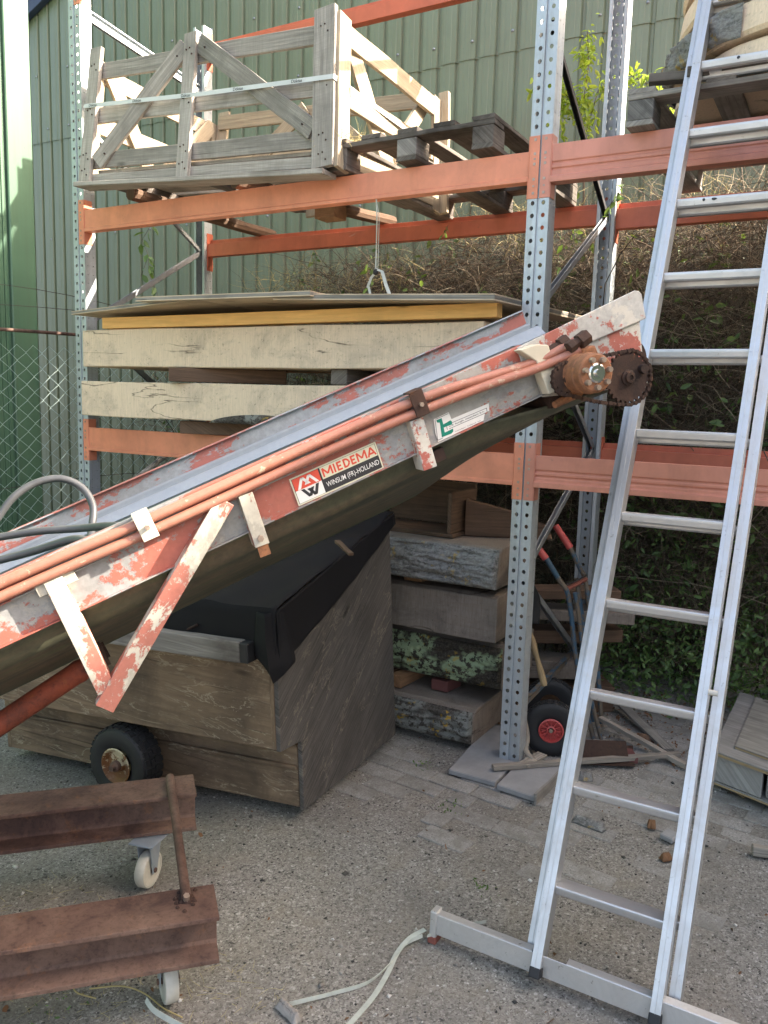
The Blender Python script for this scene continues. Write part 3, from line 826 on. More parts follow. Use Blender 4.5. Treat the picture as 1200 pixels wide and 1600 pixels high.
def upright(x, y, face, top, base=True):
    """face=-1: perforated front towards -Y"""
    mb = MB(); o = V(x, y, 0); s = face
    perf(mb, o, EX, EZ, [(-.046, -.006, -.0235), (.006, .046, .0235)], .004, top, .0085)
    for a, b, c, d in ((-.006, 0, -.004, .008), (-.004, .008, .004, .008), (.004, .008, .006, 0)):
        mb.add([o+V(a, -s*b, .004), o+V(c, -s*d, .004), o+V(c, -s*d, top), o+V(a, -s*b, top)], [(0, 1, 2, 3)])
    for sx in (-1, 1):
        oo = o+V(sx*.046, 0, 0)
        perf(mb, oo, V(0, -s, 0), EZ, [(0, .04, .02), (.04, .078, .06)], .004, top, .0035)
        mb.add([oo+V(0, -s*.078, .004), oo+V(-sx*.018, -s*.078, .004), oo+V(-sx*.018, -s*.078, top), oo+V(0, -s*.078, top)], [(0, 1, 2, 3)])
    me = mb.mesh('upright', origin_of(rack))
    bm = bmesh.new(); bm.from_mesh(me); bmesh.ops.remove_doubles(bm, verts=bm.verts, dist=.0004)
    bmesh.ops.recalc_face_normals(bm, faces=bm.faces); bm.to_mesh(me); bm.free()
    u = link('upright', me, M['galv'], rack, solid=.0022)
    if base:
        bp = MB(); bp.box((x-.085, min(y, y-s*.1)-.02, .0), (.16, 0, 0), (0, .14, 0), (0, 0, .006)); bp.build('base_plate', M['galv_dark'], u, bevel=.001)
        for q in (-.068, .062):
            MB().cyl((x+q, y-s*.03, .006), (x+q, y-s*.03, .02), .009, seg=6).build('bolt', M['bolt'], u)
    return u
upright(0, 0, -1, 4.1); upright(-LX, 0, -1, 4.1)
upright(0, DY+.04, 1, 4.35); upright(-LX, DY+.04, 1, 4.03)
upright(LX, 0, -1, 4.1); upright(LX, DY+.04, 1, 4.1)
def beam(x0, x1, y, face, ztop, h, mat, grooves=0, conn=(2.4675, 2.715), cl=True, cr=True, depth=.05):
    s = face; zb = ztop-h
    prof = [(0, ztop), (0, ztop-h*.02)]
    if grooves:
        for g in range(grooves):
            zg = ztop-h*(.50+.17*g); prof += [(0, zg+.008), (.005, zg+.004), (.005, zg-.002), (0, zg-.006)]
        prof += [(0, zb+.028), (-.012, zb+.022), (-.012, zb)]
    else:
        prof += [(0, zb+.02), (-.006, zb+.016), (-.006, zb)]
    prof += [(depth, zb), (depth, ztop-.03), (depth*.4, ztop-.03), (depth*.4, ztop)]
    poly = [V(x0, y-s*d, z) for d, z in prof]
    b = MB().prism(poly, (x1-x0, 0, 0)).build('beam', mat, rack, bevel=.0018, seg=2)
    for flag, xe, sx in ((cl, x0, 1), (cr, x1, -1)):
        if not flag: continue
        c = MB(); xa = xe-sx*.0015
        # plate lying on the perforated face of the upright, and the side plate the beam is welded to
        c.box((min(xa, xa-sx*.043), min(y-s*.0, y+s*.004), conn[0]), (.043, 0, 0), (0, .004, 0), (0, 0, conn[1]-conn[0]))
        c.box((min(xa, xa+sx*.004), min(y+s*.004, y-s*.055), conn[0]), (.004, 0, 0), (0, .059, 0), (0, 0, conn[1]-conn[0]))
        cc = c.build('connector', mat, b, bevel=.003, seg=2)
        hk = MB(); z = conn[0]+.022; i = 0
        for dz in (.0, .028, .055, .115, .135, .155, .21):
            if i % 3 == 1: hk.box((xa-sx*.024-.004, min(y+s*.004, y+s*.0058), z+dz-.004), (.008, 0, 0), (0, .0018, 0), (0, 0, .007))
            else: hk.box((xa-sx*.024-.005, min(y+s*.004, y+s*.0058), z+dz-.006), (.010, 0, 0), (0, .0018, 0), (0, 0, .011))
            i += 1
        hk.build('hook_slots', M['bolt'] if mat is not M['redbeam'] else M['rust_dark'], cc, kind='stuff')
    return b
c1, c2 = (2.4675, 2.715), (1.215, 1.462)
e = .048
beam(-LX+e, -e, 0, -1, 2.6565, .12, M['orange'], 0, c1)
beam(e, LX-e, 0, -1, 2.675, .15, M['salmon'], 2, c1)
beam(-LX+e, -e, 0, -1, 1.413, .137, M['orange'], 0, c2)
beam(e, LX-e, 0, -1, 1.411, .136, M['salmon'], 2, c2)
beam(-LX+e, -e, 0, -1, 3.95, .12, M['orange'], 0, (3.76, 4.0))
beam(e, LX-e, 0, -1, 3.97, .15, M['salmon'], 2, (3.76, 4.0))
yr = DY+.04
beam(-LX+e, -e, yr, 1, 2.673, .112, M['redbeam'], 0, c1)
beam(e, LX-e, yr, 1, 2.665, .13, M['redbeam'], 0, c1)
beam(-LX+e, -e, yr, 1, 1.43, .10, M['redbeam'], 0, c2)
beam(e, LX-e, yr, 1, 1.43, .13, M['redbeam'], 2, c2)
beam(-LX+e, -e, yr, 1, 3.94, .11, M['redbeam'], 0, (3.76, 4.0))
def brace(p, q, w=.03, m='galv_dark'):
    p, q = V(*p), V(*q); d = nrm(q-p); n = nrm(np.cross(d, EX))
    mb = MB(); t = .003
    mb.box(p-EX*.012-n*w/2, q-p, EX*.024, n*t); mb.box(p-EX*.012-n*w/2, q-p, EX*t, n*w); mb.box(p+EX*(.012-t)-n*w/2, q-p, EX*t, n*w)
    mb.build('brace', M[m], rack, bevel=.001)
for X_ in (0.0, -LX):
    zs = [(3.72, .05), (3.13, .05), (2.60, 1.0), (2.03, .05), (1.41, 1.0), (.88, .05), (.27, 1.0)]
    nodes = [(X_, .04, 3.16), (X_, 1.02, 2.59), (X_, .04, 2.02), (X_, 1.02, 1.40), (X_, .04, .87), (X_, 1.02, .25), (X_, .04, .245)]
    for i in range(5): brace(nodes[i], nodes[i+1], .03 if i else .024, 'galv_dark' if i else 'rubber' if X_ == 0 else 'galv')
    brace((X_, .04, .24), (X_, 1.02, .30), .028, 'blueframe')
    brace((X_, .04, 3.74), (X_, 1.02, 3.62 if X_ < 0 else 4.1), .034, 'galv')
    if X_ < 0: brace((X_, .04, 3.78), (X_, 1.02, 3.66), .01, 'galv')
# ================================================================== STACKED TIMBER ON THE LOWER BEAMS
def slab(x0, x1, y0, y1, z0, z1, mat, label, barkface=None, barkmat=None, taper=0, group='sawn oak slabs stacked in the rack', chamf=0, seed=0, end=0, skew=0, cham_top=0):
    """thick sawn slab; the front may carry furrowed bark"""
    L = x1-x0; nx = max(8, int(L/.03)); ring = []
    vs = []; per = []
    def prof(k):
        w = .006*fr((k*4+seed, 1, 2)); w2 = .006*fr((k*4+seed, 5, 2)); w3 = .007*fr((k*3+seed, 8, 2))
        t = taper*max(0, 1-k*6)
        return [(y0+w-skew, z0+w2), (y0+w+chamf*.0, z1-cham_top+w3-t), (y0+.03+cham_top*.5, z1+w3-t), (y1, z1+w3), (y1, z0+w2)]
    mb = MB(); n = 5
    for i in range(nx+1):
        for (yy, zz) in prof(i/nx): vs.append((x0+L*i/nx+(end*fr((yy*20, zz*20, seed)) if i in (0, nx) else 0), yy, zz))
    fs = []
    for i in range(nx):
        for j in range(n):
            a, b = i*n+j, i*n+(j+1) % n
            fs.append((a, a+n, b+n, b))
    fs.append(tuple(range(n))); fs.append(tuple(range(nx*n, nx*n+n))[::-1])
    mb.add(vs, fs)
    if barkface is None:
        return single('oak_slab', mb, mat, ((x0+x1)/2, (y0+y1)/2, z0), label, 'slab', group, bevel=.004)
    t = thing('oak_slab', ((x0+x1)/2, (y0+y1)/2, z0), label, 'slab', group)
    mb.build('sawn_wood', mat, t, bevel=.004)
    b = MB(); amp, fx, fz = barkface; nu, nv = int(L/.006), max(12, int((z1-z0)/.006))
    def f(u, v):
        x = x0+.002+(L-.004)*u; zz = z0+.002+(z1-z0-.004)*v
        tt = taper*max(0, 1-u*6)*v
        h = amp*(.5-abs(noise.fractal(Vector((x*fx+seed, zz*fz, seed)), 1.0, 2.1, 4))*1.6)+amp*.25*fr((x*60, zz*60, 3))
        bulge = .022*(1-(2*v-1)**2)
        edge = min(1, min(u, 1-u)*L/.012, min(v, 1-v)*(z1-z0)/.012)
        return V(x, y0-skew*(1-v)-.004-(h+bulge+.006)*max(edge, .02), zz-tt)
    b.grid(f, nu, nv)
    b.build('bark', barkmat, t, smooth=True)
    return t
# two pale slabs with spacers
slab(-2.62, -.16, -.13, .55, 1.765, 1.965, M['slab'], 'upper of the two long pale sawn oak slabs, under the plywood sheets', seed=1)
slab(-2.64, -.18, -.13, .55, 1.49, 1.685, M['slab'], 'lower of the two long pale sawn oak slabs, just above the orange lower beam', seed=3)
def lump(x0, x1, z, y, h=.03, seed=0):
    b = MB(); b.grid(lambda u, v: V(x0+(x1-x0)*u, y-.006-.016*math.sin(math.pi*v)*math.sin(math.pi*u)**.5, z+h*v*math.sin(math.pi*u)**.6-.002), 40, 8)
    return b
lump(-1.66, -.98, 1.487, -.138, .05).build('bark_edge', M['bark_dark'], None)
_bk = bpy.data.objects['bark_edge']; _bk.parent = bpy.data.objects['oak_slab.001'] if 'oak_slab.001' in bpy.data.objects else None
_pl = _bk.parent.location; _bk.data.transform(Matrix.Translation((-_pl[0], -_pl[1], -_pl[2])))
def spacer(x, y0, y1, z, w, h, mat, label, name='spacer_block'):
    single(name, MB().board((x, y0, z+h/2), (x, y1, z+h/2), EX, w, h, 4), M[mat], (x, y0, z), label, 'wood block', 'spacers between the slabs', bevel=.003)
p = at(275, 585, Y=-.12)
MBx = MB().box((p[0]-.03, -.125, 1.69), (.52, .32, 0), (.05, -.07, 0), (0, 0, .072))
single('spacer_block', MBx, M['log_wood'], (p[0], -.12, 1.69), 'brown timber spacer between the two pale slabs', 'wood block', 'spacers between the slabs', bevel=.003)
spacer(-.9, -.1, .9, 1.69, .09, .073, 'pallet_wood', 'dark spacer between the pale slabs beside the conveyor')
p = at(300, 673, Y=-.1)
single('spacer_block', MB().box((p[0]-.09, -.10, 1.417), (.62, .16, 0), (.03, .08, 0), (0, 0, .068)), M['log_wood'], (p[0], -.1, 1.417), 'dark timber spacer lying on the orange lower beam', 'wood block', 'spacers between the slabs', bevel=.003)
# yellow timber and sheets
single('yellow_timber', MB().board((-2.44, -.115, 2.0), (-.10, -.115, 2.008), EY, .06, .058, 12, .003), M['new_wood'], (-1.2, -.1, 1.97), 'long fresh yellow timber lying on the upper pale slab', 'timber', bevel=.002)
spacer(-1.6, .3, .8, 1.97, .06, .06, 'new_wood', 'short yellow bearer under the back of the plywood sheets', 'timber_bearer')
def sheet(poly, t, mat, label, z=None, group='plywood sheets on the shelf', layers=5):
    th = thing('plywood_sheet', poly[0], label, 'sheet', group)
    for i in range(layers):
        dz = t*i/layers
        c = sum(poly)/len(poly)
        ins = .0015 if i % 2 else 0
        pl = [p+(c-p)/np.linalg.norm(c-p)*ins+EZ*dz for p in poly]
        MB().prism(pl, (0, 0, t/layers-.0002), lead=EX).build('ply_layer', M[mat] if i in (0, layers-1) else M['ply_brown'], th)
    return th
S = lambda x, y, z: V(x, y, z)
p0 = at(112, 490, Y=-.22)
sheet([S(-2.61, -.21, 2.045), S(-1.55, -.34, 2.075), S(-1.55, .85, 2.075), S(-2.6, .80, 2.05)], .018, 'sheet_wood', 'thin grey-brown plywood sheet jutting past the left upright')
sheet([S(-1.95, -.36, 2.078), S(-.9, -.34, 2.07), S(-.9, .9, 2.07), S(-1.2, .9, 2.07)], .022, 'sheet_wood', 'middle weathered plywood sheet on top of the yellow timber')
sheet([S(-1.12, -.32, 2.062), S(-.06, -.27, 2.03), S(-.052, -.03, 2.034), S(-.06, .9, 2.06), S(-1.2, .9, 2.075)], .026, 'sheet_wood', 'right-hand plywood sheet with a mitred corner next to the middle upright')
sheet([S(-2.2, .0, 2.098), S(-1.72, -.12, 2.10), S(-1.6, .7, 2.10), S(-2.1, .8, 2.10)], .012, 'ply_silver', 'short pale sheet lying on the left plywood sheet')

# ================================================================== STACK ON THE GROUND BEHIND THE CART
G2 = 'bark-edged slabs piled on the ground'
slab(-1.35, -.21, .06, .47, .02, .185, M['slab_grey'], 'lowest bark-edged slab on the paving, speckled with yellow lichen', (.016, 4, 26), M['bark_dark'], seed=11, group=G2, cham_top=.03)
slab(-1.5, -.13, .20, .62, .265, .475, M['slab_grey'], 'slab with large green lichen patches on its bark, third from the top', (.016, 5, 22), M['bark_lichen'], seed=17, group=G2, cham_top=.05)
slab(-1.45, -.14, .12, .6, .515, .735, M['slab_grey'], 'squared grey-brown sawn slab without bark, second from the top of the ground pile', seed=23, group=G2, cham_top=.01)
slab(-1.45, -.13, .10, .56, .78, .965, M['slab_grey'], 'topmost slab of the ground pile with thick grey furrowed bark', (.024, 3.5, 24), M['bark'], seed=29, group=G2, cham_top=.02, skew=.03)
for k, (x, y, z, w, d, h, mt, lb) in enumerate([
        (-.76, .10, .19, .07, .30, .06, 'spacer', 'orange-brown wood block at the left between the two lowest slabs'),
        (-.67, .13, .19, .06, .30, .065, 'spacer', 'reddish wood block with a cracked end beside the orange-brown one'),
        (-.46, .20, .195, .09, .12, .055, 'purple', 'dull red block under the lichened slab'),
        (-.72, .25, .48, .16, .25, .034, 'sheet_wood', 'pale flat packer between lichened slab and sawn slab'),
        (-.62, .18, .737, .10, .2, .04, 'spacer', 'small brown packer under the topmost bark slab'),
        (-.3, .22, .48, .10, .25, .034, 'pallet_wood', 'dark packer near the right end of the sawn slab')]):
    single('spacer_block', MB().box((x-w/2, y, z), (w, 0, 0), (.02, d, 0), (0, 0, h)), M[mt], (x, y, z), lb, 'wood block', 'packers in the ground pile', bevel=.003)
# boards and an offcut on top of the pile
q = thing('drawer_box', (-.7, .35, .97), 'small open wooden box with a pale edge on top of the ground pile', 'box')
for a, b in (((-.95, .22, .968), ((.52, .0, 0), (0, .3, 0), (0, 0, .02))), ((-.95, .52, .99), ((.5, 0, 0), (0, .02, 0), (0, 0, .22))), ((-.46, .22, .99), ((.02, 0, 0), (0, .3, 0), (0, 0, .20)))):
    MB().box(a, *b).build('panel', M['log_wood'], q, bevel=.002)
single('wood_offcut', MB().prism([S(-.42, .34, .968), S(-.02, .5, .968), S(-.05, .5, 1.03), S(-.22, .42, 1.10), S(-.42, .34, 1.15)], (-.02, .06, 0), lead=EX), M['log_wood'], (-.3, .4, .968), 'slanting brown board offcut lying behind the bark slab', 'offcut', bevel=.003)

# ================================================================== CRATE ON THE UPPER BEAMS
BL, BR = at(133, 284, Y=-.13), at(507, 262, Y=-.13)
TL, TR = at(152, 80, Y=-.03), at(512, 12, Y=-.03)
BKo = V(.02, .98, .0)
def F(u, v, w=0.0):
    p = (1-u)*(1-v)*BL+u*(1-v)*BR+(1-u)*v*TL+u*v*TR
    return p+BKo*w
cr = thing('wooden_crate', F(.5, 0, .5), 'weathered grey open slatted crate with crossed braces on the upper left shelf', 'crate')
nU = nrm(np.cross(BR-BL, TL-BL)); 
if nU[1] > 0: nU = -nU
def cb(name, p0, p1, wd, w, t, mat='grey_wood', parent=cr, n=8):
    return MB().board(p0, p1, wd, w, t, n, .0035, .0012).build(name, M[mat], parent, bevel=.0015)
UX = nrm(BR-BL)
hh = np.linalg.norm(TL-BL)
# posts (front)
cb('corner_post', F(.0, -.005), F(.0, 1.02), UX, .085, .024)
cb('middle_post', F(.455, -.02), F(.455, 1.0), UX, .08, .024)
cb('corner_post', F(.995, .0), F(.995, 1.0), UX, .115, .026)
yb = .028
def off(p, k): return p-nU*k
for v0, v1, ex in ((.86, .86, 0), (.52, .53, 0), (.17, .20, 0)):
    cb('rail', off(F(.0, v0), yb), off(F(1.0, v1), yb), EZ, .082, .020)
cb('base_rail', off(F(.02, .03), yb), off(F(.98, .05), yb), EZ, .05, .03)
def diag(u0, v0, u1, v1, w, k):
    cb('diagonal_brace', off(F(u0, v0), k), off(F(u1, v1), k), EZ, w, .02)
diag(.05, .14, .43, .92, .088, .0035); diag(.49, .93, .955, .24, .088, .0045)
# back face
for v0 in (.86, .52, .18): cb('rail', F(0, v0, 1), F(1, v0, 1), EZ, .085, .02, 'end_wood')
for u in (0.01, .5): cb('back_post', off(F(u, 0, 1), .024), off(F(u, .97, 1), .024), UX, .085, .022, 'end_wood')
diag2 = lambda a, b, c, d: cb('diagonal_brace', F(a, b, .975), F(c, d, .975), EZ, .085, .02, 'end_wood')
diag2(.06, .15, .46, .9); diag2(.52, .9, .95, .15)
# ends
for u, mt in ((1.035, 'end_wood'), (-.03, 'end_wood')):
    pr = cb('corner_post', F(u, 0, .055), F(u, .97, .055), EY, .095, .022, mt)
    cb('corner_post', F(u, .0, .99), F(u+.0, .86, .99), EY, .085, .022, mt)
    k = .024 if u > 1 else -.024
    A = lambda v, w: F(u, v, w)+UX*(k if u > 1 else k)*0
    for v0, v1 in ((.86, .78), (.47, .44), (.10, .1)):
        cb('end_rail', F(u, v0, .10), F(u, v1, .95), EZ, .095, .022, mt)
    cb('diagonal_brace', F(u, .88, .12)-UX*.023*(1 if u > 1 else -1), F(u, .1, .55)-UX*.023*(1 if u > 1 else -1), EZ, .09, .02, mt)
    cb('diagonal_brace', F(u, .1, .48)-UX*.046*(1 if u > 1 else -1), F(u, .80, .93)-UX*.046*(1 if u > 1 else -1), EZ, .09, .02, mt)
nl = MB()
def nail2(u, v):
    for du, dv in ((-.012, .02), (.013, -.015), (.002, .03)):
        p_ = F(u+du, v+dv); nl.cyl(p_+nU*.0115, p_+nU*.0155, .0042, seg=6)
for u in (0, .455, .995):
    for v in (.06, .18, .52, .86): nail2(u, v)
for u, v in ((.09, .20), (.40, .85), (.52, .88), (.92, .28)):
    p_ = F(u, v); nl.cyl(p_-nU*.003, p_+nU*.012, .0042, seg=6)
nl.build('nails', M['rust_dark'], cr, kind='stuff')
# stake beyond the far corner, floor, bearers
cb('back_stake', F(1.05, .0, 1.04), F(1.05, .92, 1.04), UX, .06, .03, 'end_wood')
for w in (.12, .3, .48, .66, .84): cb('floor_board', F(.02, .09, w), F(.98, .12, w), BKo, .13, .018, 'grey_wood')
for u in (.04, .47, .95): cb('bearer', F(u, .03, .03), F(u, .05, .97), UX, .08, .05, 'pallet_wood')
# slanting board the crate stands on
single('support_board', MB().board(at(128, 292, Y=-.16), at(515, 272, Y=-.10), EY, .12, .022, 8, .004), M['grey_wood'], at(300, 290, Y=-.12), 'long grey board under the front of the crate', 'board', bevel=.002)
single('support_board', MB().board((-2.5, .6, 2.72), (-.95, .6, 2.73), EY, .12, .03, 8, .004), M['log_wood'], (-1.7, .6, 2.7), 'dark board lying across the poles under the middle of the crate', 'board', bevel=.002)
def pole(p, q, r, label, sq=False):
    p, q = V(*p), V(*q); n = 14; rr = random.Random(int(r*1e5))
    path = [p+(q-p)*i/n+V(0, 0, .004*fr((i*.5, p[0], 1))) for i in range(n+1)]
    single('round_pole', MB().tube(path, [r*(1+.08*fr((i*.6, 4, r*90))) for i in range(n+1)], 9), M['log_wood'], p, label, 'pole', 'round poles laid across the upper beams', smooth=2)
pole((-2.34, -.02, 2.705), (-2.31, 1.2, 2.70), .036, 'round pole with a pale sawn end under the left of the crate')
pole((-1.62, .0, 2.70), (-1.35, 1.15, 2.70), .035, 'round pole under the middle of the crate')
single('bearer_block', MB().box((-1.42, .42, 2.585), (.13, 0, 0), (0, .12, 0), (0, 0, .075)), M['spacer'], (-1.36, .5, 2.58), 'square brown timber end hanging below the orange beam', 'wood block', bevel=.003)
# plastic strap with printed name
sp = thing('packing_strap', F(.5, .6), 'pale printed plastic strap drawn round the crate', 'strap')
sw = .022; out = nU*.018
pts = [at(133, 165, Y=-.10)+nU*.004, at(300, 146, Y=-.115), at(521, 119, Y=-.10)]
pL = F(-.035, .585)+out; pR = F(1.045, .57)+out
pL = at(131, 166, Y=(F(0, .585)+out)[1]-.0); pM = at(312, 147, Y=(F(.5, .56)+out)[1]); pR = at(521, 119, Y=(F(1, .5)+out)[1])
up_ = nrm(TL-BL)
mb = MB()
for a, b in ((pL, pM), (pM, pR)): mb.box(a-up_*sw/2, b-a, up_*sw, nU*.0012)
pB = F(1.06, .43, .93)
mb.box(pR-up_*sw/2, pB-pR, up_*sw, UX*.0012)
mb.build('band', M['crate_strap'], sp)
def text(s, o, ex, ey, h, mat, parent, w=None, name='lettering', bold=0, depth=.0004, space=1.0):
    cu = bpy.data.curves.new('t', 'FONT'); cu.body = s; cu.size = 1; cu.offset = bold; cu.space_character = space
    ob = bpy.data.objects.new('t', cu); COL.objects.link(ob)
    dg = bpy.context.evaluated_depsgraph_get(); me = bpy.data.meshes.new_from_object(ob.evaluated_get(dg))
    COL.objects.unlink(ob); bpy.data.objects.remove(ob)
    co = np.array([v.co[:] for v in me.vertices]); mn, mx = co.min(0), co.max(0)
    sy = h/(mx[1]-mn[1]); sx = sy if w is None else w/(mx[0]-mn[0])
    ez = nrm(np.cross(ex, ey)); off_ = origin_of(parent)
    for v, c in zip(me.vertices, co):
        q = o+ex*(c[0]-mn[0])*sx+ey*(c[1]-mn[1])*sy+ez*depth-off_; v.co = q
    me.name = name
    return link(name, me, M[mat], parent)
def bandtext(px, py, A, B):
    d = nrm(B-A); k = (px-0)
    # point on the band nearest to the wanted sight line
    best = min(np.linspace(0, 1, 200), key=lambda t: abs(np.dot((A+(B-A)*t-CAM), R2)/np.dot((A+(B-A)*t-CAM), _fw)*FPX+600-px))
    q = A+(B-A)*best
    text('Döktas', q-up_*.0075, d, up_, .0155, 'black', sp, .062, depth=.002, bold=.01)
for px in (139, 208): bandtext(px, 0, pL, pM)
bandtext(283, 0, pL, pM)
for px in (365, 456): bandtext(px, 0, pM, pR)

# ================================================================== PALLETS
def pallet(o, ex, ey, ez, wx, wy, mat, label, h=.135, group='pallets on the upper beams', blockmat=None, special=None):
    """wx along ex (front edge), wy along ey; three blocks show at the front"""
    t = thing('pallet', o, label, 'pallet', group); tb = .02; hb = h-3*tb+.0
    o = V(*o)
    def bd(name, a, s1, s2, s3, mt):
        MB().board(a+s1*0+s2*.5+s3*.5, a+s1+s2*.5+s3*.5, s2, np.linalg.norm(s2), np.linalg.norm(s3), 6, .003, .003).build(name, M[mt], t, bevel=.002)
    for i, a in enumerate((0, .5, 1)):                 # bottom runners along ey
        bd('bottom_board', o+ex*(a*(wx-.1)), ey*wy, ex*.1, ez*tb, mat)
    for a in (0, .5, 1):
        for b in (0, .5, 1):
            p = o+ex*(a*(wx-.1)+.001)+ey*(b*(wy-.13)+.003)+ez*tb
            MB().box(p, ex*(.095+.006*random.random()), ey*.125, ez*(hb-.001)).build('block', M[special[1] if special and b == 0 and a == special[0] else blockmat or mat], t, bevel=.005, seg=2)
    for b in (0, .5, 1):
        bd('stringer_board', o+ey*(b*(wy-.11)+.0)+ez*(tb+hb), ex*wx, ey*.11, ez*tb, mat)
    nb = 5
    for i in range(nb):
        bd('deck_board', o+ex*(i*(wx-.1)/(nb-1))+ez*(tb*2+hb), ey*wy, ex*.1, ez*tb, mat)
    return t
tx = V(.998, 0, .04)
pallet((-1.0, -.075, 2.66), nrm(V(1, .02, .02)), EY, EZ, .815, 1.15, 'pallet_wood', 'dark weathered pallet with a pale middle block right of the crate', blockmat='pallet_wood', special=(.5, 'pallet_pale'))
pallet((.36, -.07, 2.678), EX, EY, EZ, 1.2, 1.1, 'pallet_pale', 'pallet with charred left block under the tree slices, upper right', blockmat='pallet_pale', special=(0, 'charred'))
# straw on the dark pallet
r = np.random.default_rng(6); n = 260
P = V(-.97, .02, 2.80)+r.normal(size=(n, 3))*np.array([.045, .05, .012])
twigs('straw', P, r.normal(size=(n, 3))*np.array([1, 1, .35]), r.uniform(.05, .12, n), np.full(n, .0014), None, M['straw'], wig=.25, S=4, rng=r)

# ================================================================== TREE SLICES
def disc(cx_, cy_, R0, z, h, tilt, label, seed, bark=False, mat='slab', cut=None):
    t = thing('tree_slice', (cx_, cy_, z), label, 'wood slice', 'thick tree slices piled on the right pallet')
    n = 72; ax = V(math.sin(tilt[0]), math.sin(tilt[1]), 1); mb = MB(); vs = []
    def rad_at(g, k): return R0*(1+.07*fr((math.cos(g)*1.2+seed, math.sin(g)*1.2, seed))+.012*fr((math.cos(g)*6, math.sin(g)*6, seed+k)))
    for k, (zz, rr) in enumerate(((0, .985), (.12, 1), (.88, 1), (1, .985))):
        for i in range(n):
            g = 2*math.pi*i/n; R_ = rad_at(g, k*.15)*rr*(1-.02*(k > 1))
            x, y = cx_+R_*math.cos(g), cy_+R_*math.sin(g)
            vs.append((x, y, z+h*zz+(x-cx_)*tilt[0]+(y-cy_)*tilt[1]+.004*fr((x*6, y*6, seed+k))))
    fs = [(k*n+i, k*n+(i+1) % n, (k+1)*n+(i+1) % n, (k+1)*n+i) for k in range(3) for i in range(n)]
    fs += [tuple(range(n))[::-1], tuple(range(3*n, 4*n))]
    mb.add(vs, fs).build('sawn_wood', M[mat], t, smooth=2)
    if bark:
        b = MB(); g0, g1 = bark
        def f(u, v):
            g = g0+(g1-g0)*u; R_ = rad_at(g, 0)*1.0
            e = min(1, min(u, 1-u)*12, min(v, 1-v)*8)
            am = .006+.02*e*(1+1.1*noise.fractal(Vector((g*22, v*2.0, seed)), 1, 2, 4))
            x, y = cx_+(R_+am)*math.cos(g), cy_+(R_+am)*math.sin(g)
            return V(x, y, z+h*(.0+1.0*v)+(x-cx_)*tilt[0]+(y-cy_)*tilt[1]+.012*fr((g*5, v, 3)))
        b.grid(f, 90, 26); b.build('bark', M['bark'], t, smooth=True)
    return t
disc(1.02, .46, .60, 2.835, .085, (.03, .0), 'bottom pale tree slice resting on the right pallet', 2)
disc(1.0, .46, .59, 2.945, .115, (.05, .01), 'second tree slice from the bottom with thick grey bark on its left side', 5, (math.pi*.80, math.pi*1.36))
disc(1.05, .46, .61, 3.085, .115, (.02, -.02), 'third tree slice from the bottom, pale and free of bark', 9)
disc(1.08, .48, .66, 3.235, .12, (.02, -.02), 'upper tree slice with a brown rim near the top of the pile', 12)
disc(1.05, .48, .66, 3.40, .12, (-.02, -.02), 'topmost tree slice, cut by the upper edge of the picture', 15)
for x, y, z, dx, dy, h, l in ((.50, -.06, 2.832, .14, .05, .03, 'left wedge'), (.62, -.10, 2.815, .09, .05, .035, 'short grey wedge'), (.78, -.11, 2.822, .17, .05, .034, 'long dark wedge')):
    single('wood_wedge', MB().box((x-dx/2, y, z), (dx, .03, 0), (-.01, dy, 0), (0, 0, h)), M['pallet_wood'], (x, y, z), l+' under the bottom tree slice', 'wedge', 'wedges under the tree slices', bevel=.002)
# aluminium battens on the lower shelf at the right edge
for k in range(6):
    z = 1.415+k*.043
    single('grey_batten', MB().board((.98-.02*(k % 2), .12, z+.014), (2.2, .16, z+.014), EY, .06, .020, 5), M['batten'], (1.5, .12, z),
           ['lowest', 'second', 'third', 'fourth', 'fifth', 'topmost'][k]+' pale grey batten of the small pile at the right end of the lower beam', 'batten', 'grey battens at the right edge', bevel=.002)

# ---- hanging strap and twig-like bits
hs = thing('hanging_strap', (-.84, -.02, 2.54), 'thin grey strap knotted and hanging from the orange upper beam', 'strap')
pa = [at(588, 310, Y=.0), at(589, 340, Y=.02), at(588, 390, Y=.1), at(587, 420, Y=.1)]
def ribbon(path, w, wd, t=.0012):
    mb = MB(); path = [V(*p) for p in path]; wd = [V(*q) for q in wd] if hasattr(wd[0], '__len__') else [V(*wd)]*len(path); vs = []
    for i, p in enumerate(path):
        tt = nrm(path[min(i+1, len(path)-1)]-path[max(i-1, 0)]); a = nrm(wd[i]-tt*np.dot(tt, wd[i])); n = np.cross(tt, a)
        for sx, sy in ((-1, -1), (1, -1), (1, 1), (-1, 1)): vs.append(p+a*sx*w/2+n*sy*t/2)
    m_ = len(path); fs = [(i*4+j, i*4+(j+1) % 4, i*4+4+(j+1) % 4, i*4+4+j) for i in range(m_-1) for j in range(4)]
    fs += [(3, 2, 1, 0), ((m_-1)*4, (m_-1)*4+1, (m_-1)*4+2, (m_-1)*4+3)]
    return mb.add(vs, fs)
ribbon(pa, .006, R2).build('hanging_part', M['strap'], hs)
ribbon([p+V(.012, 0, 0)*(i > 0) for i, p in enumerate(pa)], .003, R2).build('hanging_part', M['strap'], hs)
ribbon([at(586, 420, Y=.1), at(597, 424, Y=.1), at(603, 445, Y=.05), at(612, 469, Y=.0)], .016, R2).build('loose_end', M['strap'], hs)
ribbon([at(588, 424, Y=.1), at(580, 434, Y=.1), at(574, 450, Y=.1)], .012, R2).build('loose_end', M['strap'], hs)
ribbon([at(576, 448, Y=.1), at(578, 458, Y=.1), at(580, 469, Y=.0)], .012, R2).build('loose_end', M['strap'], hs)
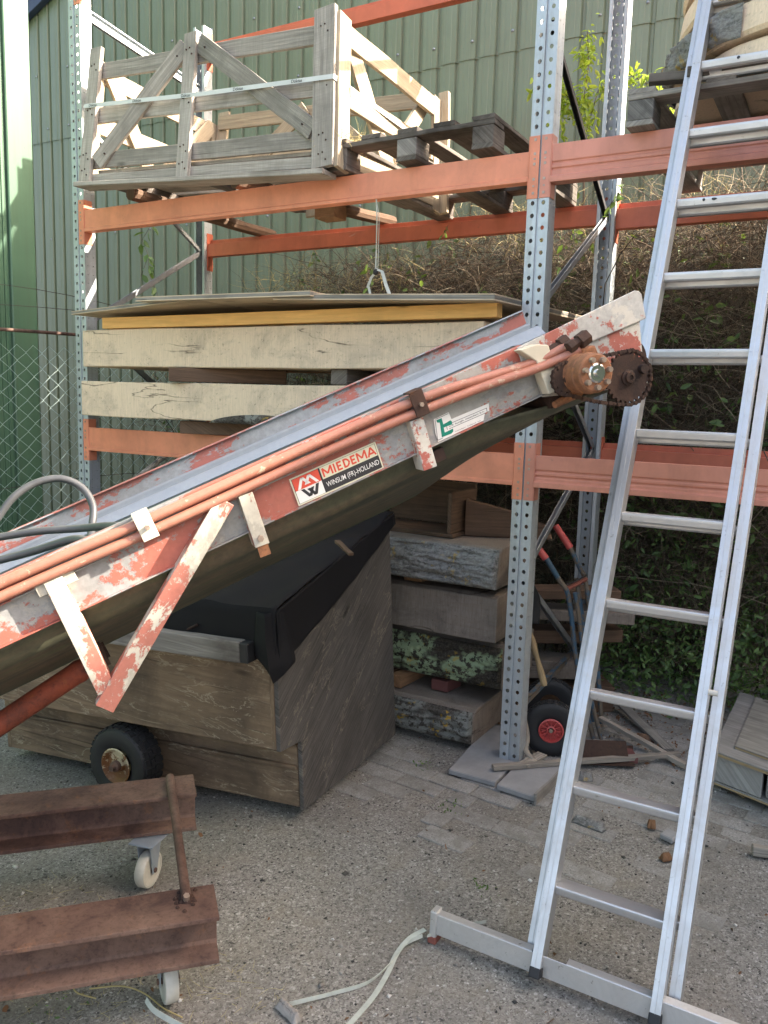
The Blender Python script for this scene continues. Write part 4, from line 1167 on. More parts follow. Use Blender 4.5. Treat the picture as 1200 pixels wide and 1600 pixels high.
MB().lathe(at(587, 425, Y=.1), (0, 0, 1), [(0, -.016), (.012, -.01), (.014, 0), (.011, .01), (0, .016)], 8).build('knot', M['rubber'], hs, smooth=True)
# ================================================================== CONVEYOR
CP0 = V(.3988, -1.4333, 1.7284)
cu_ = nrm(V(.589, .6991, .4054)); cc_ = nrm(V(-cu_[1], cu_[0], 0)); cn_ = np.cross(cu_, cc_)
def Cv(s, h, c=0.0): return CP0+cu_*s+cn_*h+cc_*c
def sh_(x, y, c=0.0):
    d = R2*(x-600)/FPX-U2*(y-800)/FPX+_fw; P = CP0+cc_*c
    q = CAM+d*np.dot(P-CAM, cc_)/np.dot(d, cc_)-CP0
    return np.dot(q, cu_), np.dot(q, cn_)
WC = .70; S0, S1 = -2.75, .485
cv = thing('belt_conveyor', Cv(-1, -.5, .35)*V(1, 1, 0), 'sloping farm belt conveyor with peeling red and grey paint crossing the whole yard', 'conveyor')
def cprism(poly, c0, c1, name, mat, parent=cv, **k):
    """poly in (s,h), extruded across from c0 to c1"""
    return MB().prism([Cv(s, h, c0) for s, h in poly], cc_*(c1-c0), lead=cu_).build(name, M[mat], parent, **k)
def long_(prof, s0, s1, name, mat, parent=cv, n=1, **k):
    """profile in (c,h) swept along the conveyor"""
    return MB().prism([Cv(s0, h, c) for c, h in prof], cu_*(s1-s0), lead=cu_).build(name, M[mat], parent, **k)
# near side: upper board with lip, web with lip below
long_([(-.014, 0), (-.014, -.056), (-.011, -.056), (-.011, -.003), (.012, -.003), (.012, 0)], S0, .12, 'near_side_board', 'peel_web', bevel=.001)
k0 = -.004
cprism([(.10, 0.0), (.475, .012), (.487, .006), (.492, -.004), (.484, -.068), (.10, -.060)], -.020, -.014, 'near_head_board', 'peel_pale', bevel=.002, seg=2)
long_([(0, -.052), (-.022, -.052), (-.022, -.0555), (-.004, -.0555), (-.004, -.137), (-.018, -.137), (-.018, -.140), (0, -.140)], S0, .16, 'near_web', 'peel_web', bevel=.0008)
cprism([(.13, -.055), (.475, -.05), (.440, -.205), (.36, -.215), (.13, -.145)], -.010, -.004, 'head_plate', 'peel_pale', bevel=.001)
# far side
long_([(WC+.012, 0), (WC-.016, 0), (WC-.016, -.003), (WC, -.003), (WC, -.062), (WC+.003, -.062), (WC+.003, -.003), (WC+.012, -.003)], S0, .545, 'far_side_board', 'peel_far', bevel=.001)
long_([(WC-.001, -.048), (WC-.010, -.053), (WC-.010, -.072), (WC-.001, -.072)], S0, .55, 'far_rib', 'strip', bevel=.001)
long_([(WC-.008, -.070), (WC-.020, -.071), (WC-.052, -.100), (WC-.055, -.098), (WC-.022, -.068), (WC-.008, -.067)], S0, .575, 'far_steel_strip', 'strip', bevel=.001)
long_([(WC, -.062), (WC+.003, -.062), (WC+.003, -.16), (WC, -.16)], S0, .50, 'far_web', 'peel_far')
# near steel strip inside
long_([(.014, -.055), (.034, -.062), (.060, -.102), (.064, -.100), (.038, -.057), (.014, -.050)], S0, .46, 'near_steel_strip', 'strip')
# belt: upper run, head, return run hanging below
mb = MB(); prof = [(.05, -.10), (.2, -.106), (.35, -.108), (.5, -.106), (.65, -.10)]
path = []
for i in range(30): path.append((S0+(.47-S0)*i/29, 0, 1))
RD = .066; cs, chh = .432, -.160
def beltpt(k, c, lift):
    pass
topn = 30; nv = 8
def btop(u, v):
    s = S0+(cs-S0)*u; c = .045+.61*v; return Cv(s, -.094-.006*math.sin(math.pi*v)+.0015*fr((s*3, c*4, 1)), c)
MB().grid(btop, 60, nv).build('belt', M['belt'], cv, smooth=True, solid=.005)
def bhead(u, v):
    a = math.pi/2-math.pi*1.0*u; c = .045+.61*v
    return Cv(cs+RD*math.cos(a), chh+RD*math.sin(a), c)
MB().grid(bhead, 16, 2).build('belt', M['belt'], cv, smooth=True, solid=.005)
def bret(u, v):
    s = cs+(S0-cs)*u
    droop = min(1, (cs-s)/.5)
    # profile across: rolls under from the near side, low towards the far side
    pr = [(.02, -.142), (.05, -.195), (.14, -.240), (.26, -.285), (.38, -.330), (.50, -.372), (.62, -.410), (.675, -.425)]
    x = v*(len(pr)-1); i = min(int(x), len(pr)-2); f_ = x-i
    c = pr[i][0]+(pr[i+1][0]-pr[i][0])*f_; h = pr[i][1]+(pr[i+1][1]-pr[i][1])*f_
    h0 = -.226
    return Cv(s, h0*(1-droop)+h*droop+.004*fr((s*2.5, c*3, 2)), c)
MB().grid(bret, 80, 28).build('return_belt', M['beltunder'], cv, smooth=True, solid=.006)
MB().cyl(Cv(cs, chh, .03), Cv(cs, chh, WC-.03), RD-.006, seg=28).build('head_drum', M['rust_dark'], cv, smooth=2)
MB().cyl(Cv(cs-.05, chh-.01, -.10), Cv(cs-.05, chh-.01, .03), .012, seg=12).build('drum_shaft', M['rust_dark'], cv, smooth=2)
# cross members
for s in (-2.3, -1.6, -.9, -.2, .15):
    long_([(.0, -.155), (.0, -.185), (WC, -.185), (WC, -.155)], s, s+.03, 'cross_member', 'rust_dark')
# hydraulic tubes
def tubes():
    def p_(pts): return [Cv(*q) for q in pts]
    U = [(S0, -.010, -.030), (-2, -.012, -.030), (-1.2, -.010, -.030), (-.9, -.014, -.031), (-.55, -.012, -.030), (-.3, -.013, -.030), (-.14, -.020, -.030), (-.05, -.030, -.030), (.04, -.040, -.034), (.12, -.046, -.042), (.2, -.042, -.055), (.245, -.036, -.062)]
    Lw = [(S0, -.036, -.030), (-2, -.037, -.030), (-1.2, -.036, -.031), (-.9, -.040, -.031), (-.55, -.039, -.031), (-.3, -.041, -.031), (-.14, -.046, -.034), (-.05, -.050, -.038), (.04, -.056, -.046), (.12, -.062, -.056), (.2, -.062, -.066), (.235, -.060, -.070)]
    def smooth(pts):
        pts = [V(*q) for q in pts]; out = []
        for i in range(len(pts)-1):
            a, b, c, d = pts[max(i-1, 0)], pts[i], pts[i+1], pts[min(i+2, len(pts)-1)]
            for t in np.linspace(0, 1, 8, endpoint=False):
                out.append(.5*((2*b)+(c-a)*t+(2*a-5*b+4*c-d)*t*t+(3*b-a-3*c+d)*t**3))
        return out+[pts[-1]]
    MB().tube([Cv(*q) for q in smooth(U)], .0115, 12).build('hydraulic_tube', M['tube_red'], cv, smooth=True)
    MB().tube([Cv(*q) for q in smooth(Lw)], .0115, 12).build('hydraulic_tube', M['tube_red'], cv, smooth=True)
tubes()
# clamps
for s, mt, lb in ((-.895, 'cream', 'cream tube clamp'), (-.205, 'rust_dark', 'brown rusty tube clamp')):
    mb = MB(); mb.box(Cv(s-.018, .006, -.045), cu_*.036, cn_*-.060, cc_*-.004); mb.box(Cv(s-.018, .006, -.049), cu_*.036, cc_*.038, cn_*.004)
    c_ = mb.build('tube_clamp', M[mt], cv, bevel=.001, label=lb)
    MB().cyl(Cv(s+.002, -.026, -.049), Cv(s+.002, -.026, -.056), .006, seg=6).build('bolt', M['bolt'], c_)
# V bracket hanging from the near side
def angle_leg(p, q, w, label=None, name='leg', d=.035, m='peel_leg', side=1):
    p, q = V(*p), V(*q); a = nrm(q-p); b = nrm(np.cross(a, cc_))*side
    mb = MB(); mb.box(p-b*w/2-cc_*.0, q-p, b*w, -cc_*.004); mb.box(p-b*w/2, q-p, b*.004, cc_*d)
    return mb.build(name, M[m], vb, bevel=.0012, label=label)
vb = MB().box(Cv(-1.155, -.045, -.024), cu_*.085, cn_*-.028, cc_*-.004).build('v_bracket', M['peel_leg'], cv, bevel=.001)
o = -.030
a0, a1 = sh_(82, 905, o), sh_(167, 1080, o)
b0, b1 = sh_(352, 782, o), sh_(163, 1106, o)
angle_leg(Cv(*a0, o), Cv(*a1, o), .040, side=-1)
angle_leg(Cv(*b0, o-.005), Cv(*b1, o-.005), .042, side=1)
# small hanging brackets
def hbr(px0, py0, px1, py1, w, mt, name='hanging_bracket', c=-.03, d=.045):
    p, q = Cv(*sh_(px0, py0, c), c), Cv(*sh_(px1, py1, c), c); a = nrm(q-p); b = nrm(np.cross(a, cc_))
    mb = MB(); mb.box(p-b*w/2, q-p, b*w, -cc_*.004)
    mb.box(p-b*w/2, q-p, b*.004, cc_*d); mb.box(p+b*(w/2-.004), q-p, b*.004, cc_*d)
    return mb.build(name, M[mt], cv, bevel=.001), p, q, a, b
g, p, q, a, b = hbr(383, 772, 410, 852, .034, 'peel_leg')
MB().cyl(q-a*.018-cc_*.004, q-a*.018-cc_*.010, .008, seg=6).build('bolt', M['bolt'], g)
MB().box(q-a*.01-b*.013, a*.036, b*.026, cc_*.004).build('rusty_strip', M['rust_orange'], g)
g2, p, q, a, b = hbr(650, 655, 672, 732, .036, 'peel_pale', d=.05)
# cream box bracket beside the motor
mb = MB(); s0, h0 = sh_(806, 545, -.02); s1, h1 = sh_(835, 610, -.02)
A = Cv(s0, .002, -.02); 
mb.prism([Cv(.085, -.002, -.021), Cv(.135, -.006, -.021), Cv(.165, -.02, -.021), Cv(.165, -.135, -.021), Cv(.125, -.135, -.021), Cv(.120, -.045, -.021)], -cc_*.035, lead=cn_)
mb.build('motor_bracket', M['cream'], cv, bevel=.002)
mb = MB().box(Cv(.150, -.06, -.024), cu_*.12, cn_*-.075, cc_*.006); mb.build('mounting_plate', M['peel_pale'], cv, bevel=.001)
# hydraulic motor
ms, mh = sh_(895, 580, -.05)
mt_ = None
pf = Cv(*sh_(932, 583, -.155), -.155); pb = pf+cc_*.145
mo = MB().lathe(pf, cc_, [(r_*1.2, o_) for r_, o_ in [(0, 0), (.018, .0), (.036, .0), (.040, .004), (.0405, .028), (.0425, .030), (.0425, .034), (.0405, .036), (.0405, .068), (.042, .070), (.042, .074), (.034, .082), (.031, .145), (0, .145)]], 40).build('hydraulic_motor', M['rust_orange'], cv, smooth=2)
dm = [Cv(*sh_(x, y, -.035), -.035) for x, y in ((848, 592), (853, 578), (895, 540), (925, 540), (938, 570), (930, 612), (885, 612), (858, 606))]
MB().prism(dm, -cc_*.014, lead=cu_).build('motor_flange', M['rust_orange'], mo, bevel=.003, seg=2)
fb = Cv(*sh_(871, 590, -.05), -.05)
MB().lathe(fb, -cc_, [(.014, -.004), (.014, .003), (.010, .004), (.010, .014), (0, .015)], 6).build('flange_bolt', M['rust_dark'], mo)
MB().lathe(pf, -cc_, [(.0, .012), (.009, .012), (.010, .006), (.020, .006), (.024, .003), (.024, -.002)], 30).build('hub', M['chrome'], mo, smooth=2)
for i in range(7):
    g = math.pi*(.25+i*2/7); q = pf+(cu_*math.cos(g)+cn_*math.sin(g))*.0345
    MB().cyl(q, q-cc_*.012, .0072, .0065, 8).build('bolt', M['bolt'], mo, smooth=2)
# port block and fittings on top
pb_ = MB(); 
q0 = Cv(*sh_(925, 548, -.07), -.07)
pb_.prism([q0+cu_*x+cn_*y for x, y in ((-.045, -.02), (.012, -.02), (.012, .012), (-.03, .012))], cc_*.05, lead=cu_)
pb_.build('port_block', M['rust_orange'], mo, bevel=.005, seg=2)
def hexn(px, py, c, r, L, ax, parent=mo):
    q = Cv(*sh_(px, py, c), c)
    return MB().cyl(q-ax*L/2, q+ax*L/2, r, seg=6).build('fitting_nut', M['rust_dark'], parent, bevel=.0015, seg=2)
tdir = nrm(cu_*.95+cn_*.2)
hexn(911, 530, -.075, .0205, .030, tdir); hexn(892, 541, -.075, .0165, .020, tdir); hexn(900, 536, -.075, .013, .05, tdir)
hexn(880, 535, -.045, .017, .026, tdir); hexn(862, 545, -.045, .010, .03, tdir); hexn(871, 540, -.045, .009, .05, tdir)
# pin hanging below
q = Cv(*sh_(905, 612, -.02), -.02); q2 = Cv(*sh_(866, 633, -.035), -.035)
MB().tube([q, q+(q2-q)*.5, q2], [.014, .012, .009], 10).build('drain_pipe', M['rust_orange'], mo, smooth=2)
# sprockets and chain
def sprocket(c, r, teeth, name, mat, th=.008):
    mb = MB(); poly = []
    for i in range(teeth*4):
        g = 2*math.pi*i/(teeth*4); rr = r*(1.0 if i % 4 in (0, 1) else .90)
        poly.append(c+(cu_*math.cos(g)+cn_*math.sin(g))*rr)
    mb.prism(poly, cc_*th)
    o_ = mb.build(name, M[mat], cv, bevel=.0008)
    MB().lathe(c, -cc_, [(r*.30, 0), (r*.30, .005), (r*.22, .007), (r*.2, .014), (r*.10, .015), (r*.10, .011), (0, .011)], 20).build('sprocket_hub', M[mat], o_, smooth=2)
    return o_
cC = -.085
B1 = Cv(*sh_(981, 590, cC), cC); B2 = Cv(*sh_(886, 592, cC), cC)
r1, r2 = .070, .040
sprocket(B1, r1-.003, 26, 'drive_sprocket', 'rust_dark'); sprocket(B2, r2-.003, 14, 'motor_sprocket', 'rust_dark')
d12 = B1-B2; D_ = np.linalg.norm(d12); e1 = d12/D_; e2 = nrm(np.cross(cc_, e1))
if e2[2] < 0: e2 = -e2
al = math.acos((r1-r2)/D_); pathc = []
def arc(c, r, g0, g1, n): return [c+(e1*math.cos(g)+e2*math.sin(g))*r for g in np.linspace(g0, g1, n)]
pathc = arc(B1, r1, al, -al, 40)
lo = arc(B2, r2, -al, -2*math.pi+al, 30)
sag = [pathc[-1]+(lo[0]-pathc[-1])*t-e2*.006*math.sin(math.pi*t) for t in np.linspace(0, 1, 20)[1:-1]]
top = [lo[-1]+(pathc[0]-lo[-1])*t for t in np.linspace(0, 1, 20)[1:-1]]
loop = pathc+sag+lo+top+[pathc[0]]
Ls = [0]
for a, b in zip(loop, loop[1:]): Ls.append(Ls[-1]+np.linalg.norm(b-a))
nl = int(Ls[-1]/.0127/2)*2; pitch = Ls[-1]/nl
def lp(s):
    s %= Ls[-1]; i = max(0, min(len(loop)-2, int(np.searchsorted(Ls, s)-1))); return loop[i]+(loop[i+1]-loop[i])*((s-Ls[i])/(Ls[i+1]-Ls[i]+1e-9))
chain_me = {}
for i in range(nl):
    a, b = lp(i*pitch), lp((i+1)*pitch); d = b-a; n_ = np.cross(nrm(d), cc_); k = i % 2
    w = .0055 if k else .0045; mb = MB()
    for cz in ((-.0075, .0015) if k else (-.0055, -.0005)):
        pl = [a-nrm(d)*.0035-n_*w*.6, a-nrm(d)*.0035+n_*w*.6, a+n_*w, (a+b)/2+n_*w*.7, b+n_*w, b+nrm(d)*.0035+n_*w*.6, b+nrm(d)*.0035-n_*w*.6, b-n_*w, (a+b)/2-n_*w*.7, a-n_*w]
        mb.prism([p_+cc_*(cz+.004) for p_ in pl], cc_*.0016)
    mb.cyl(a+cc_*-.005, a+cc_*.008, .0036, seg=8)
    mb.build('chain_link', M['rust_dark'], cv)
# stickers
def sticker_quad(tl, bl, tr, name, mat, parent=cv, c=-.0065):
    P = [Cv(*sh_(x, y, c), c) for x, y in (tl, bl, tr)]
    ex = P[2]-P[0]; ey = P[0]-P[1]
    o_ = MB().box(P[1], ex, ey, -cc_*.0006).build(name, M[mat], parent)
    return o_, P[1], ex, ey
st, SO, SX, SY = sticker_quad((451.5, 749), (467, 791), (586, 690), 'maker_plate', 'offwhite')
sxn, syn = np.linalg.norm(SX), np.linalg.norm(SY); sx1, sy1 = nrm(SX), nrm(SY)
def sp_(u, v, k=.0009): return SO+SX*u+SY*v-cc_*k
def sq(pts, mat, name='print', k=.0009): return MB().prism([sp_(u, v, k) for u, v in pts], -cc_*.0003).build(name, M[mat], st)
sq([(.015, .05), (.985, .05), (.985, .95), (.015, .95)], 'black', 'border_line', .0007)
sq([(.020, .06), (.315, .06), (.315, .94), (.020, .94)], 'white', 'print', .0009)
sq([(.020, .51), (.315, .51), (.315, .94), (.020, .94)], 'redprint', 'print', .0011)
sq([(.335, .06), (.980, .06), (.980, .48), (.335, .48)], 'black', 'print', .0010)
sq([(.335, .52), (.980, .52), (.980, .94), (.335, .94)], 'offwhite', 'print', .0010)
k = .0014
def stroke(pts, w, mat, dx=0):
    for (u0, v0), (u1, v1) in zip(pts, pts[1:]):
        sq([(u0-w/2, v0), (u0+w/2, v0), (u1+w/2, v1), (u1-w/2, v1)], mat, 'emblem_stroke', k)
stroke([(.065, .52), (.125, .88)], .034, 'white'); stroke([(.125, .88), (.185, .60)], .034, 'white')
stroke([(.150, .60), (.205, .88)], .034, 'white'); stroke([(.205, .88), (.275, .54)], .034, 'white')
stroke([(.095, .49), (.155, .16)], .036, 'black'); stroke([(.155, .16), (.205, .44)], .036, 'black')
stroke([(.160, .44), (.215, .14)], .036, 'black'); stroke([(.215, .14), (.265, .49)], .036, 'black')
LET = {'M': ([(0, 0), (.02, 1)], [(.02, 1), (.5, .25)], [(.5, .25), (.98, 1)], [(.98, 1), (1, 0)]), 'I': ([(.5, 0), (.5, 1)],), 'E': ([(.1, 0), (.1, 1)], [(.1, .91), (1, .91)], [(.1, .5), (.85, .5)], [(.1, .09), (1, .09)]),
       'D': ([(.1, 0), (.1, 1)], [(.1, .91), (.6, .91)], [(.6, .91), (.95, .62)], [(.95, .62), (.95, .38)], [(.95, .38), (.6, .09)], [(.6, .09), (.1, .09)]), 'A': ([(0, 0), (.5, 1)], [(.5, 1), (1, 0)], [(.22, .3), (.78, .3)])}
u_ = .358
for ch_ in 'MIEDEMA':
    wl_ = {'M': .098, 'I': .022, 'A': .088, 'D': .066}.get(ch_, .052); mb = MB(); kk = 0
    for (x0, y0), (x1, y1) in LET[ch_]:
        p_, q_ = sp_(u_+x0*wl_, .575+y0*.31, .0013+kk*.00003), sp_(u_+x1*wl_, .575+y1*.31, .0013+kk*.00003); kk += 1
        d_ = nrm(q_-p_); n_ = nrm(np.cross(d_, cc_)); w_ = sxn*.019
        mb.box(p_-n_*w_/2, q_-p_, n_*w_, -cc_*.0003)
    mb.build('letter', M['redprint'], st); u_ += wl_+.022
text('WINSUM (FR)-HOLLAND', sp_(.352, .15, .0013), sx1, sy1, syn*.235, 'white', st, sxn*.615, bold=.003, depth=.0004)
# dealer sticker
c = -.0065
Q = lambda x, y: Cv(*sh_(665+x/10.909, 620+y/10.909, c), c)
outl = [Q(*p) for p in ((140, 385), (390, 262), (440, 380), (1075, 110), (1085, 235), (1010, 275), (985, 405), (215, 768), (165, 620))]
ds = MB().prism(outl, -cc_*.0006).build('dealer_sticker', M['white'], cv)
def dq(pts, mat, k=.0008, name='print'): return MB().prism([Q(*p)-cc_*k for p in pts], -cc_*.0003).build(name, M[mat], ds)
dq(((180, 400), (270, 362), (300, 470), (420, 400), (445, 420), (450, 470), (350, 505), (305, 525), (325, 610), (465, 540), (470, 590), (440, 625), (275, 690), (240, 440), (195, 440)), 'green')
for a, b in (((450, 440), (1040, 190)), ((400, 545), (1020, 275)), ((350, 490), (370, 560)), ((1035, 195), (1045, 255)), ((165, 385), (385, 285)), ((160, 400), (205, 740)), ((205, 740), (300, 700))):
    (x0, y0), (x1, y1) = a, b; l = math.hypot(x1-x0, y1-y0); nx_, ny_ = -(y1-y0)/l*3.5, (x1-x0)/l*3.5
    dq(((x0+nx_, y0+ny_), (x1+nx_, y1+ny_), (x1-nx_, y1-ny_), (x0-nx_, y0-ny_)), 'black', name='print_line')
ex_ = nrm(Q(1000, 265)-Q(390, 530)); ey_ = nrm(Q(440, 380)-Q(470, 520))
text('v.d. burgh. maasdam b.v.', Q(400, 525)-cc_*.0009, ex_, ey_, .0052, 'black', ds, np.linalg.norm(Q(1000, 262)-Q(400, 525)), bold=.01)
text('maasdam  holland  tel.', Q(500, 600)-cc_*.0009, ex_, ey_, .0024, 'black', ds, np.linalg.norm(Q(940, 390)-Q(500, 590)))

# hydraulic ram below
cyl0 = V(-.485, -1.939, .90); cyl1 = V(-.611, -2.089, .775)
dR = nrm(cyl1-cyl0)
ram = MB().tube([cyl0-dR*.02, cyl0, cyl0+dR*.02, cyl0+dR*.6], [.026, .031, .029, .029], 20).build('hydraulic_ram', M['rust_red'], cv, smooth=2)
MB().cyl(cyl0-dR*.03-cc_*.04, cyl0-dR*.03+cc_*.05, .014, seg=14).build('ram_pin', M['rust_dark'], ram, smooth=2)
mb = MB(); 
for k in (-.03, .035): mb.box(cyl0-dR*.05+cc_*k-cn_*.02, cn_*.10, cu_*.03, cc_*.006)
mb.build('ram_lug', M['rust_dark'], ram, bevel=.001)
# legs carrying the conveyor, left of the frame, and lower undercarriage bar
for c in (.04, WC-.06):
    pA, pB = Cv(-2.45, -.16, c), Cv(-2.6, -.16, c); 
    MB().tube([pA, V(pA[0]-.1, pA[1]-.1, .02)], .022, 10).build('support_leg', M['rust_red'], cv, smooth=2)
MB().tube([cyl0+dR*.58, V(*(Cv(-2.45, -.16, .3)-V(.1, .1, .55)))], .02, 8).build('support_leg', M['rust_red'], cv)
MB().tube([V(*(Cv(-2.45, -.16, .04)-V(.1, .1, .55))), V(*(Cv(-2.45, -.16, WC-.06)-V(.1, .1, .55)))], .02, 8).build('axle', M['rust_red'], cv)
# hoses on the belt side
def curve3(pts, n=10):
    pts = [V(*q) for q in pts]; out = []
    for i in range(len(pts)-1):
        a, b, c, d = pts[max(i-1, 0)], pts[i], pts[i+1], pts[min(i+2, len(pts)-1)]
        for t in np.linspace(0, 1, n, endpoint=False): out.append(.5*((2*b)+(c-a)*t+(2*a-5*b+4*c-d)*t*t+(3*b-a-3*c+d)*t**3))
    return out+[pts[-1]]
def onC(x, y, c):
    return Cv(*sh_(x, y, c), c)
h1 = [onC(-40, 850, .30), onC(-8, 815, .32), onC(20, 778, .33), onC(55, 755, .34), (onC(95, 748, .34)), onC(128, 762, .33), onC(145, 790, .30), onC(144, 822, .26), onC(140, 850, .2)]
h2 = [onC(-60, 848, .25), onC(0, 839, .25), onC(60, 830, .22), onC(120, 826, .18), onC(162, 822, .10), onC(185, 822, .02)]
h3 = [onC(-60, 890, .2), onC(0, 875, .18), onC(50, 862, .14), onC(112, 843, .06), onC(140, 846, .005)]
for k, (h_, lb) in enumerate(((h1, 'black hydraulic hose arching in a loop above the lower left end of the conveyor'), (h2, 'black hose lying across the conveyor trough below the arched one'), (h3, 'lowest black hose, half hidden behind the red tubes'))):
    MB().tube(curve3(h_), .0095, 12).build('hydraulic_hose', M['hose'], cv, smooth=True, label=lb)

# ================================================================== LADDER
la = nrm(V(.008, .386, .922)); lbv = EX; ln = nrm(np.cross(la, lbv))           # ln points away from the camera side or towards it
if ln[1] > 0: ln = -ln
LF = V(.606, -1.213, .273); LW = .2945
lad = thing('extension_ladder', (.75, -1.3, 0), 'aluminium two-part extension ladder leaning on the right orange beam', 'ladder')
def rail(x_, s0, s1, k, w, d, name, parent=lad):
    """rail: w across, d deep; outer ribs; k = offset away from the viewer"""
    o_ = LF+EX*x_-la*(.28)+la*(s0+.28)-ln*k
    L_ = la*(s1-s0); t = .003; mb = MB()
    mb.box(o_, L_, EX*w, ln*-t); mb.box(o_-ln*d, L_, EX*w, ln*t)
    mb.box(o_-ln*t, L_, EX*t, -ln*(d-2*t)); mb.box(o_+EX*(w-t)-ln*t, L_, EX*t, -ln*(d-2*t))
    mb.box(o_+EX*(w*.46), L_, EX*w*.04, ln*.0012)
    return mb.build(name, M['alum'], parent, bevel=.0015, seg=2)
def rung(s, k, x0, x1, h=.030, d=.030, parent=lad):
    o_ = LF+la*s-ln*k+EX*x0; hw = EX*(x1-x0)
    poly = [o_+EZ*0.0, o_+V(0, d*.98, 0), o_+V(0, d*.98, -h*.8), o_+V(0, d*.8, -h), o_+V(0, d*.2, -h), o_+V(0, 0, -h*.8), o_+V(0, -.0025, -h*.3), o_+V(0, -.0025, -h*.08)]
    MB().prism(poly, hw, lead=EX).build('rung', M['alum'], parent, bevel=.001)
LT = 3.25
# front section
r1 = rail(-.030, -.237, LT, 0, .028, .058, 'left_rail'); r2 = rail(LW+.002, -.237, LT, 0, .028, .058, 'right_rail')
for i in range(12): rung(.28*i, .012, -.002, LW+.002)
for x_, p in ((-.030, r1), (LW+.002, r2)):
    o_ = LF+EX*(x_-.002)-la*.252+ln*.002
    MB().box(o_, la*.03, EX*.032, -ln*.062).build('rubber_foot', M['rubber'], p, bevel=.004, seg=2)
# rear section, a little wider, its rungs just below those in front
q1 = rail(-.064, -.215, LT+.15, .052, .030, .058, 'rear_left_rail'); q2 = rail(LW+.036, -.215, LT+.15, .052, .030, .058, 'rear_right_rail')
for i in range(12): 
    if i: rung(.28*i+.002, .062, -.034, LW+.036)
    else: rung(.002, .062, -.034, LW+.036)
# pin
pp = at(1105, 1158, Y=-.98)
MB().cyl(LF+la*.62+EX*(LW+.03)+ln*.006, LF+la*.62+EX*(LW+.055)+ln*.004, .008, seg=12).build('lock_pin', M['nylon'], lad, smooth=2)
# dark smears on the rungs
for s_, x_, w_ in ((8, .085, .008), (8, .118, .015), (10, .12, .010)):
    rr = random.Random(int(x_*1000)); o_ = LF+la*(.28*s_)-ln*.012+V(x_, -.0032, -.010)
    poly = [o_+V(w_*.5*math.cos(g)*(1+.4*rr.random()), -.0002, .0032*math.sin(g)*(1+.9*rr.random())) for g in np.linspace(0, 6.28, 9)[:-1]]
    MB().prism(poly, V(0, -.0004, 0)).build('paint_smear', M['black'], lad)
# rivets where rungs meet the rails
mb = MB()
for i in range(12):
    for x_ in (-.030+.006, -.030+.022, LW+.008, LW+.024):
        q_ = LF+la*(.28*i-.014)+EX*x_+ln*.0005
        mb.cyl(q_-ln*.002, q_+ln*.0014, .0026, seg=7)
mb.build('rivets', M['alum'], lad, kind='stuff')
# stabiliser bar
bd_ = nrm(V(1, -.010, 0)); bn = nrm(V(-bd_[1], bd_[0], 0)); bo = V(.267, -1.274, .030)
bl = 1.15
mb = MB(); 
up2 = nrm(V(0, .05, 1))
mb.box(bo, bd_*bl, up2*.062, -bn*-.003); mb.box(bo+up2*.059+bn*.003, bd_*.30, up2*.003, bn*.028); mb.box(bo+up2*.059+bn*.003+bd_*.40, bd_*(bl-.4), up2*.003, bn*.028)
mb.box(bo+bn*.003, bd_*bl, up2*.003, bn*.028)
mb.box(bo+bn*.031, bd_*bl, up2*.03, bn*.003)
bar = mb.build('stabiliser_bar', M['alum_bar'], lad, bevel=.001)
MB().box(bo-bd_*.022-up2*.012-bn*.004, bd_*.022, up2*.082, bn*.040).build('end_cap', M['alum_bar'], bar, bevel=.003)
MB().box(bo-bd_*.026-up2*.032-bn*.006, bd_*.028, up2*.024, bn*.044).build('red_foot', M['redplastic'] if 0 else M['redbrick'], bar, bevel=.003)

# ================================================================== BOX CART
CA = V(-.50, -.90, .05); c1_ = nrm(V(-1.35, -.26, 0)); c2_ = nrm(V(-.05, .79, 0))
LC, DC = 1.42, .80
cart = thing('box_trailer', CA+c1_*.7+c2_*.4-EZ*.05, 'two-wheeled plywood box cart half covered by black tarpaulin', 'cart')
def K(a, b, z): return CA+c1_*(a+.055*(z-.05))+c2_*b+EZ*(z-.05)
def kbox(a0, a1, b0, b1, z0, z1, name, mat, parent=cart, lead=None, **k):
    return MB().box(K(a0, b0, z0), c1_*(a1-a0), c2_*(b1-b0), K(a0, b0, z1)-K(a0, b0, z0), lead=lead).build(name, M[mat], parent, **k)
OH = -.15
kbox(.012, LC, 0, .018, .05, .30, 'lower_side_board', 'box_ply', bevel=.002)
kbox(.012, LC, -.016, .0, .205, .222, 'ledge_strip', 'box_ply', bevel=.002)
kbox(.012, LC+.02, OH, OH+.018, .34, .69, 'upper_side_board', 'box_ply', bevel=.002)
kbox(.012, LC+.02, OH+.018, 0, .34, .355, 'overhang_floor', 'box_ply', bevel=.002)
MB().prism([K(LC-.0, 0, .05), K(LC, DC, .05), K(LC, DC, 1.05), K(LC, OH, .84), K(LC, OH, .34), K(LC, 0, .34)], c1_*.018, lead=c2_).build('end_panel', M['box_ply'], cart)
kbox(.0, LC, DC-.018, DC, .06, 1.0, 'back_side_board', 'box_ply')
kbox(.0, LC, 0.02, DC-.02, .06, .08, 'floor_board', 'box_ply')
MB().prism([K(-.012, -.008, .045), K(-.012, DC+.008, .05), K(-.012, DC-.005, 1.10), K(-.012, OH, .85), K(-.012, OH, .335), K(-.012, -.008, .325)], c1_*.018, lead=nrm(c2_*.8+EZ*.6)).build('gable_panel', M['gable_ply'], cart, bevel=.002)
kbox(.006, .022, OH-.003, OH+.012, .345, .69, 'corner_strip', 'box_ply', bevel=.001)
kbox(.10, .74, OH-.06, OH-.003, .672, .752, 'rim_batten', 'pallet_pale', bevel=.006, seg=2)
kbox(.066, .10, OH-.062, OH-.002, .675, .75, 'batten_bracket', 'rubber', bevel=.004)
